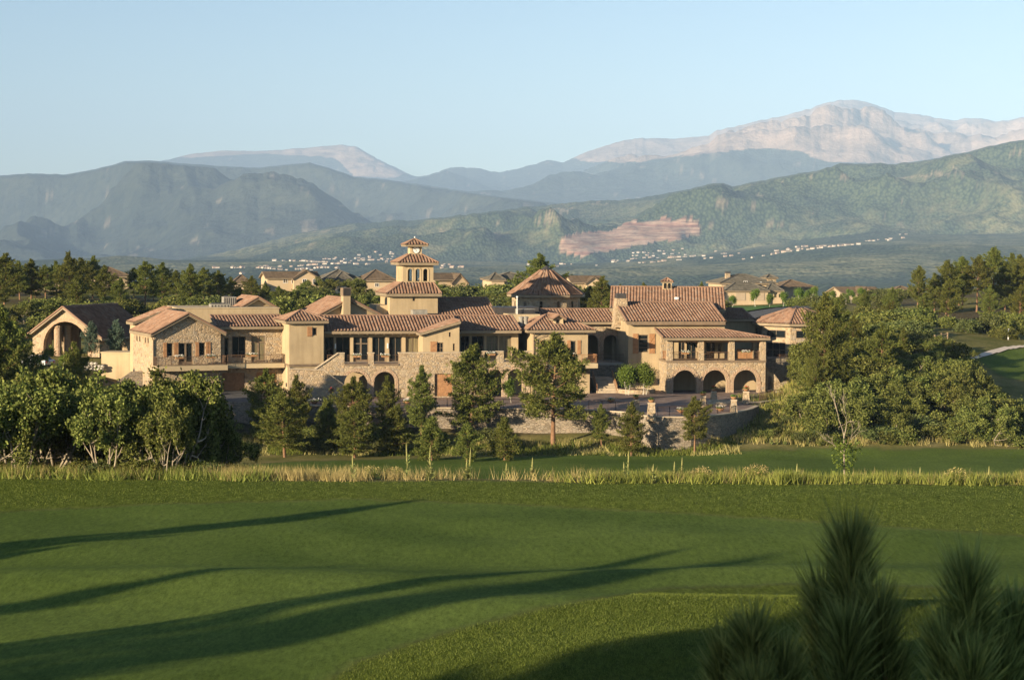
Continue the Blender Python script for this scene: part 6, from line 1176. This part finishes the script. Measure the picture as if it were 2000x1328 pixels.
# ------------------------------------------------------------------ tall pines on the camera's hill, outside the frame, whose shadows cross the green
def shade_pine(px, py, h, label, var, wide, along=0.0):
    """puts the shadow of the tree's tip at that pixel of the green"""
    tip = at_z(px, py, 5.0); L = h / math.tan(SUN_EL); x, y = tip.x - math.sin(SUN_AZ) * (L + along), tip.y - math.cos(SUN_AZ) * (L + along)
    for _ in range(12):
        z = float(gz(np.array([x]), np.array([y]))[0]); L = (z + h - 5.0) / math.tan(SUN_EL); x, y = tip.x - math.sin(SUN_AZ) * L, tip.y - math.cos(SUN_AZ) * L
    plant('tallpine' if wide < .8 else 'pine', Vector((x, y, z)), h, label, 'pines on the near hill', var, wide)
SH = 'tall pine on the near hill casting a long shadow over the green'
for px, py, h, vr, wd in ((760, 984, 12, 0, .45), (560, 1108, 11, 1, .32), (1250, 1074, 12, 2, .30), (640, 1180, 12, 1, .34), (1400, 1090, 13, 0, .62), (1330, 1112, 12, 2, .5), (2000, 1152, 13, 3, .8), (2250, 1180, 13, 5, .8), (2100, 1260, 12, 4, .9), (1840, 1262, 12, 3, .7)): shade_pine(px, py, h, SH, vr, wd)
for x, y, h, v_ in ((-20, -15, 8.0, 1),): plant('pine', Vector((x, y, float(gz(np.array([x * 1.0]), np.array([y * 1.0]))[0]))), h, 'pine behind the viewpoint shading the young pines', 'pines on the near hill', v_, 1.1)
# ================================================================== HOUSES
def house(px0, px1, d, deg, py_base, py_eave, py_ridge, depth, label, wall_m='stucco', roof_m='shingle', style='hip', wins=(), extra=(), chimney=None):
    f = Fr(px0, d, deg); w_ = f.x(px1, 0, py_eave); zb = f.z(py_base, 0, px0); ze = f.z(py_eave, 0, px0); zr = f.z(py_ridge, depth / 2, (px0 + px1) / 2); t = thing('hillside_house', tuple(f.w(w_ / 2, depth / 2, zb)), label, 'house', 'houses on the rise behind')
    kw = dict(period=.9, amp=.02, course=.5, thick=.25)
    if style == 'gable':       # gable faces the viewer
        b = gable_body(f, 0, w_, 0, depth, zb - 2, ze, zr, wall_m, t, 'wall', t=.3); gable_roof(f, 0, w_, 0, depth, ze, zr, t, mat=roof_m, ov=.4, ovf=.4, **kw)
    else:
        b = box_body(f, 0, w_, 0, depth, zb - 2, ze, wall_m, t, 'wall', t=.3)
        if style == 'hip': hip_roof(f, -.5, w_ + .5, -.5, depth + .5, ze, zr, t, mat=roof_m, **kw)
        else:
            p = [f.w(-.5, -.5, ze), f.w(w_ + .5, -.5, ze), f.w(w_ + .5, depth / 2, zr), f.w(-.5, depth / 2, zr)]; q = [f.w(w_ + .5, depth + .5, ze), f.w(-.5, depth + .5, ze), p[3], p[2]]; roof([p, q], t, roof_m, **kw)
            for x in (0, w_ - .3): MB().prism([f.w(x, 0, ze), f.w(x, depth, ze), f.w(x, depth / 2, zr - .1)], f.X * .3).build('gable_wall', M[wall_m], t)
    for a, b_, c, d_ in wins: window(f, f.x(a, 0, py_eave), f.x(b_, 0, py_eave), f.z(d_, 0, a), f.z(c, 0, a), -.05, t, 2, 1, frame='white')
    for (a, b_, pe, pr, c0, dp, sty) in extra:
        xa, xb = f.x(a, c0, pe), f.x(b_, c0, pe); e = f.z(pe, c0, a); rz_ = f.z(pr, c0, (a + b_) / 2); o = gable_body(f, xa, xb, c0, c0 + dp, zb - 2, e, rz_ if sty == 'gable' else e + .02, wall_m, t, 'wing_wall', t=.3)
        if sty == 'gable': gable_roof(f, xa, xb, c0, c0 + dp, e, rz_, t, mat=roof_m, ov=.35, ovf=.35, **kw)
        else: hip_roof(f, xa - .4, xb + .4, c0 - .4, c0 + dp + .4, e, rz_, t, mat=roof_m, **kw)
    if chimney: x = f.x(chimney[0], depth / 2, chimney[1]); z = f.z(chimney[1], depth / 2, chimney[0]); MB().box(f, x - .5, x + .5, depth / 2 - .5, depth / 2 + .5, ze, z).build('chimney', M['stone'], t); MB().box(f, x - .55, x + .55, depth / 2 - .55, depth / 2 + .55, z + .003, z + .4).build('chimney_cap', M['dark_metal'], t)
    return t, f
for nm, c in (('cream_wall', (.50, .38, .24)), ('pale_wall', (.56, .50, .40)), ('taupe_wall', (.42, .33, .23))): M[nm] = plain(nm, c, .9, .08, .5, .1)
house(186, 252, 395, 20, 562, 540, 522, 9, 'tan house with a low hipped brown roof half hidden by pines', 'cream_wall', 'shingle', 'hip', [(200, 206, 544, 552)])
house(458, 488, 430, 10, 570, 553, 537, 8, 'small brown-roofed house end showing between pines', 'taupe_wall', 'shingle', 'hip')
house(522, 622, 436, 16, 578, 543, 530, 9, 'two-storey tan house with a gabled front and five white windows', 'cream_wall', 'shingle', 'side', [(553, 562, 544, 553), (569, 576, 545, 554)], [(574, 623, 544, 529, -1.2, 5, 'gable')])
f = Fr(574, 434, 16)
for a in (589, 609): window(f, f.x(a), f.x(a + 8), f.z(555, 0, a), f.z(545, 0, a), -1.3, bpy.data.objects['hillside_house.002'], 2, 1, frame='white')
house(632, 704, 448, 14, 566, 546, 527, 11, 'pale house with steep grey hips and dark shaded gables', 'pale_wall', 'shingle_dark', 'hip', [(640, 646, 549, 556)], [(655, 690, 549, 531, -2, 6, 'hip')])
house(712, 772, 445, 14, 566, 548, 527, 11, 'cream house with one broad brown pyramid roof left of the clock tower', 'cream_wall', 'shingle', 'hip', [(732, 740, 553, 560)])
house(848, 890, 430, 22, 570, 546, 533, 9, 'brown-roofed house with a dark gable right of the clock tower', 'cream_wall', 'shingle', 'side', [], [(884, 912, 552, 536, -1, 6, 'gable')])
house(962, 1050, 425, 14, 560, 546, 532, 10, 'low tan bungalow behind the left side of the conical turret', 'cream_wall', 'shingle_dark', 'hip', [(991, 998, 548, 556), (1007, 1014, 549, 556)], [(960, 985, 547, 533, -1.5, 5, 'hip')])
house(1118, 1178, 440, 10, 562, 552, 538, 10, 'long brown-roofed bungalow right of the conical turret', 'cream_wall', 'shingle', 'side', [], [(1146, 1176, 553, 542, -1.2, 5, 'gable')])
t, f = house(1408, 1515, 440, 10, 598, 553, 536, 11, 'large two-tiered stone villa with grey hipped roofs and a small arched tower', 'cream_wall', 'shingle_dark', 'hip', [(1412, 1417, 552, 557), (1452, 1460, 549, 553), (1484, 1488, 551, 557)], [(1418, 1500, 568, 553, -5, 6, 'hip'), (1500, 1528, 568, 554, -4, 6, 'hip')], (1421, 534))
xa, xb = f.x(1499, 1, 550), f.x(1516, 1, 550); zt = f.z(543, 1, 1508); MB().box(f, xa, xb, 1, 5, 2, zt).build('tower', M['stone'], t); hip_roof(f, xa - .4, xb + .4, .6, 5.4, zt + .02, f.z(536, 3, 1508), t, mat='shingle_dark', period=.9, amp=.02, course=.5, thick=.2); window(f, f.x(1503, .9, 550), f.x(1511, .9, 550), f.z(558, .9, 1508), f.z(547, .9, 1508), .92, t, 1, 1, True)
for a, b in ((1437, 1456), (1471, 1493)): plank_door(f, f.x(a, -5.1, 580), f.x(b, -5.1, 580), f.z(587, -5.1, a), f.z(572, -5.1, a), -5.1, t, mat='taupe_wall')
for a in (1512, 1521): window(f, f.x(a, -4.1, 580), f.x(a + 4, -4.1, 580), f.z(581, -4.1, a), f.z(574, -4.1, a), -4.08, t, 1, 1)
house(1524, 1592, 455, 8, 578, 561, 547, 12, 'dark brown-roofed house in the shade of the stone villa', 'taupe_wall', 'shingle', 'hip')
house(1646, 1722, 440, 12, 590, 573, 560, 10, 'low stone house with a tan gable among garden trees', 'taupe_wall', 'shingle', 'side', [], [(1676, 1706, 575, 562, -1.5, 6, 'gable')])
house(1742, 1800, 450, 8, 586, 572, 559, 9, 'brown roof peeping out beside the hillside pines', 'taupe_wall', 'shingle', 'hip')
house(60, 120, 385, 10, 560, 548, 536, 9, 'brown roof buried in the pine wood at far left', 'taupe_wall', 'shingle', 'hip')
# ------------------------------------------------------------------ the distant town: about three hundred single houses
mh = MB(); mh.hexa([Vector((x, y, z)) for z in (0, 6) for x, y in ((-8, -6), (8, -6), (8, 6), (-8, 6))]); mh.add([Vector(v) for v in ((-9, -7, 6), (9, -7, 6), (9, 7, 6), (-9, 7, 6), (-9, 0, 10), (9, 0, 10))], [(0, 1, 5, 4), (2, 3, 4, 5), (0, 4, 3), (1, 2, 5)], 1)
town_m = []
for i, (c, rc_) in enumerate((((.64, .56, .46), (.32, .25, .19)), ((.74, .67, .58), (.38, .30, .24)), ((.50, .42, .33), (.26, .20, .16)), ((.58, .46, .36), (.42, .28, .20)))):
    a, b = plain('town_wall_%d' % i, c, .9, .05, .1), plain('town_roof_%d' % i, rc_, .9, .08, .1); town_m.append(mesh_data('town_house', mh.V, mh.F, [a, b], False, mh.M))
tr_ = random.Random(3); cnt = 0
clusters = [(55, [(390, 528), (480, 530), (560, 516), (640, 510), (640, 526), (560, 532), (450, 540)]), (85, [(560, 512), (650, 503), (760, 495), (775, 500), (768, 517), (690, 524), (580, 530)]), (12, [(860, 519), (905, 519), (905, 530), (860, 531)]), (9, [(985, 516), (1110, 519), (1170, 520), (1160, 528), (1090, 527)]), (70, [(1170, 516), (1230, 500), (1300, 490), (1380, 494), (1480, 495), (1500, 504), (1430, 510), (1330, 516), (1220, 522)]), (45, [(1500, 497), (1570, 480), (1640, 480), (1690, 474), (1690, 480), (1620, 492), (1530, 500)]), (12, [(1680, 474), (1775, 463), (1775, 468), (1690, 480)])]
for n_, poly in clusters:
    k_ = 0; xs = [p[0] for p in poly]; ys_ = [p[1] for p in poly]
    while k_ < n_:
        px, py = tr_.uniform(min(xs), max(xs)), tr_.uniform(min(ys_), max(ys_))
        if not inpoly(px, py, poly): continue
        p = plain_hit(px, py); o = bpy.data.objects.new('town_house', town_m[tr_.randrange(4)]); o.location = (p[0], p[1], p[2] - 1); s = tr_.uniform(.36, .72); o.scale = (s, s, s * .95); o.rotation_euler = (0, 0, tr_.uniform(-.9, .9)); COL.objects.link(o)
        tag(o, 'tiny pale house in the distant town at the foot of the wooded range', 'house', 'houses of the distant town'); k_ += 1
# ------------------------------------------------------------------ air: one even volume round everything but the sky
V = []; 
for z in (-130, 2230):
    for x, y in ((-24000, -1500), (24000, -1500), (24000, 36000), (-24000, 36000)): V.append((x, y, z))
hz = bpy.data.materials.new('haze_air'); hz.use_nodes = True; t = hz.node_tree; t.nodes.clear(); out = t.nodes.new('ShaderNodeOutputMaterial'); pv = t.nodes.new('ShaderNodeVolumePrincipled')
pv.inputs['Color'].default_value = (.47, .68, 1.0, 1); pv.inputs['Density'].default_value = 4.0e-5; pv.inputs['Anisotropy'].default_value = -0.3
t.links.new(pv.outputs[0], out.inputs['Volume'])
o = obj('haze', V, [(3, 2, 1, 0), (4, 5, 6, 7), (0, 1, 5, 4), (1, 2, 6, 5), (2, 3, 7, 6), (3, 0, 4, 7)], hz); tag(o, kind='stuff')
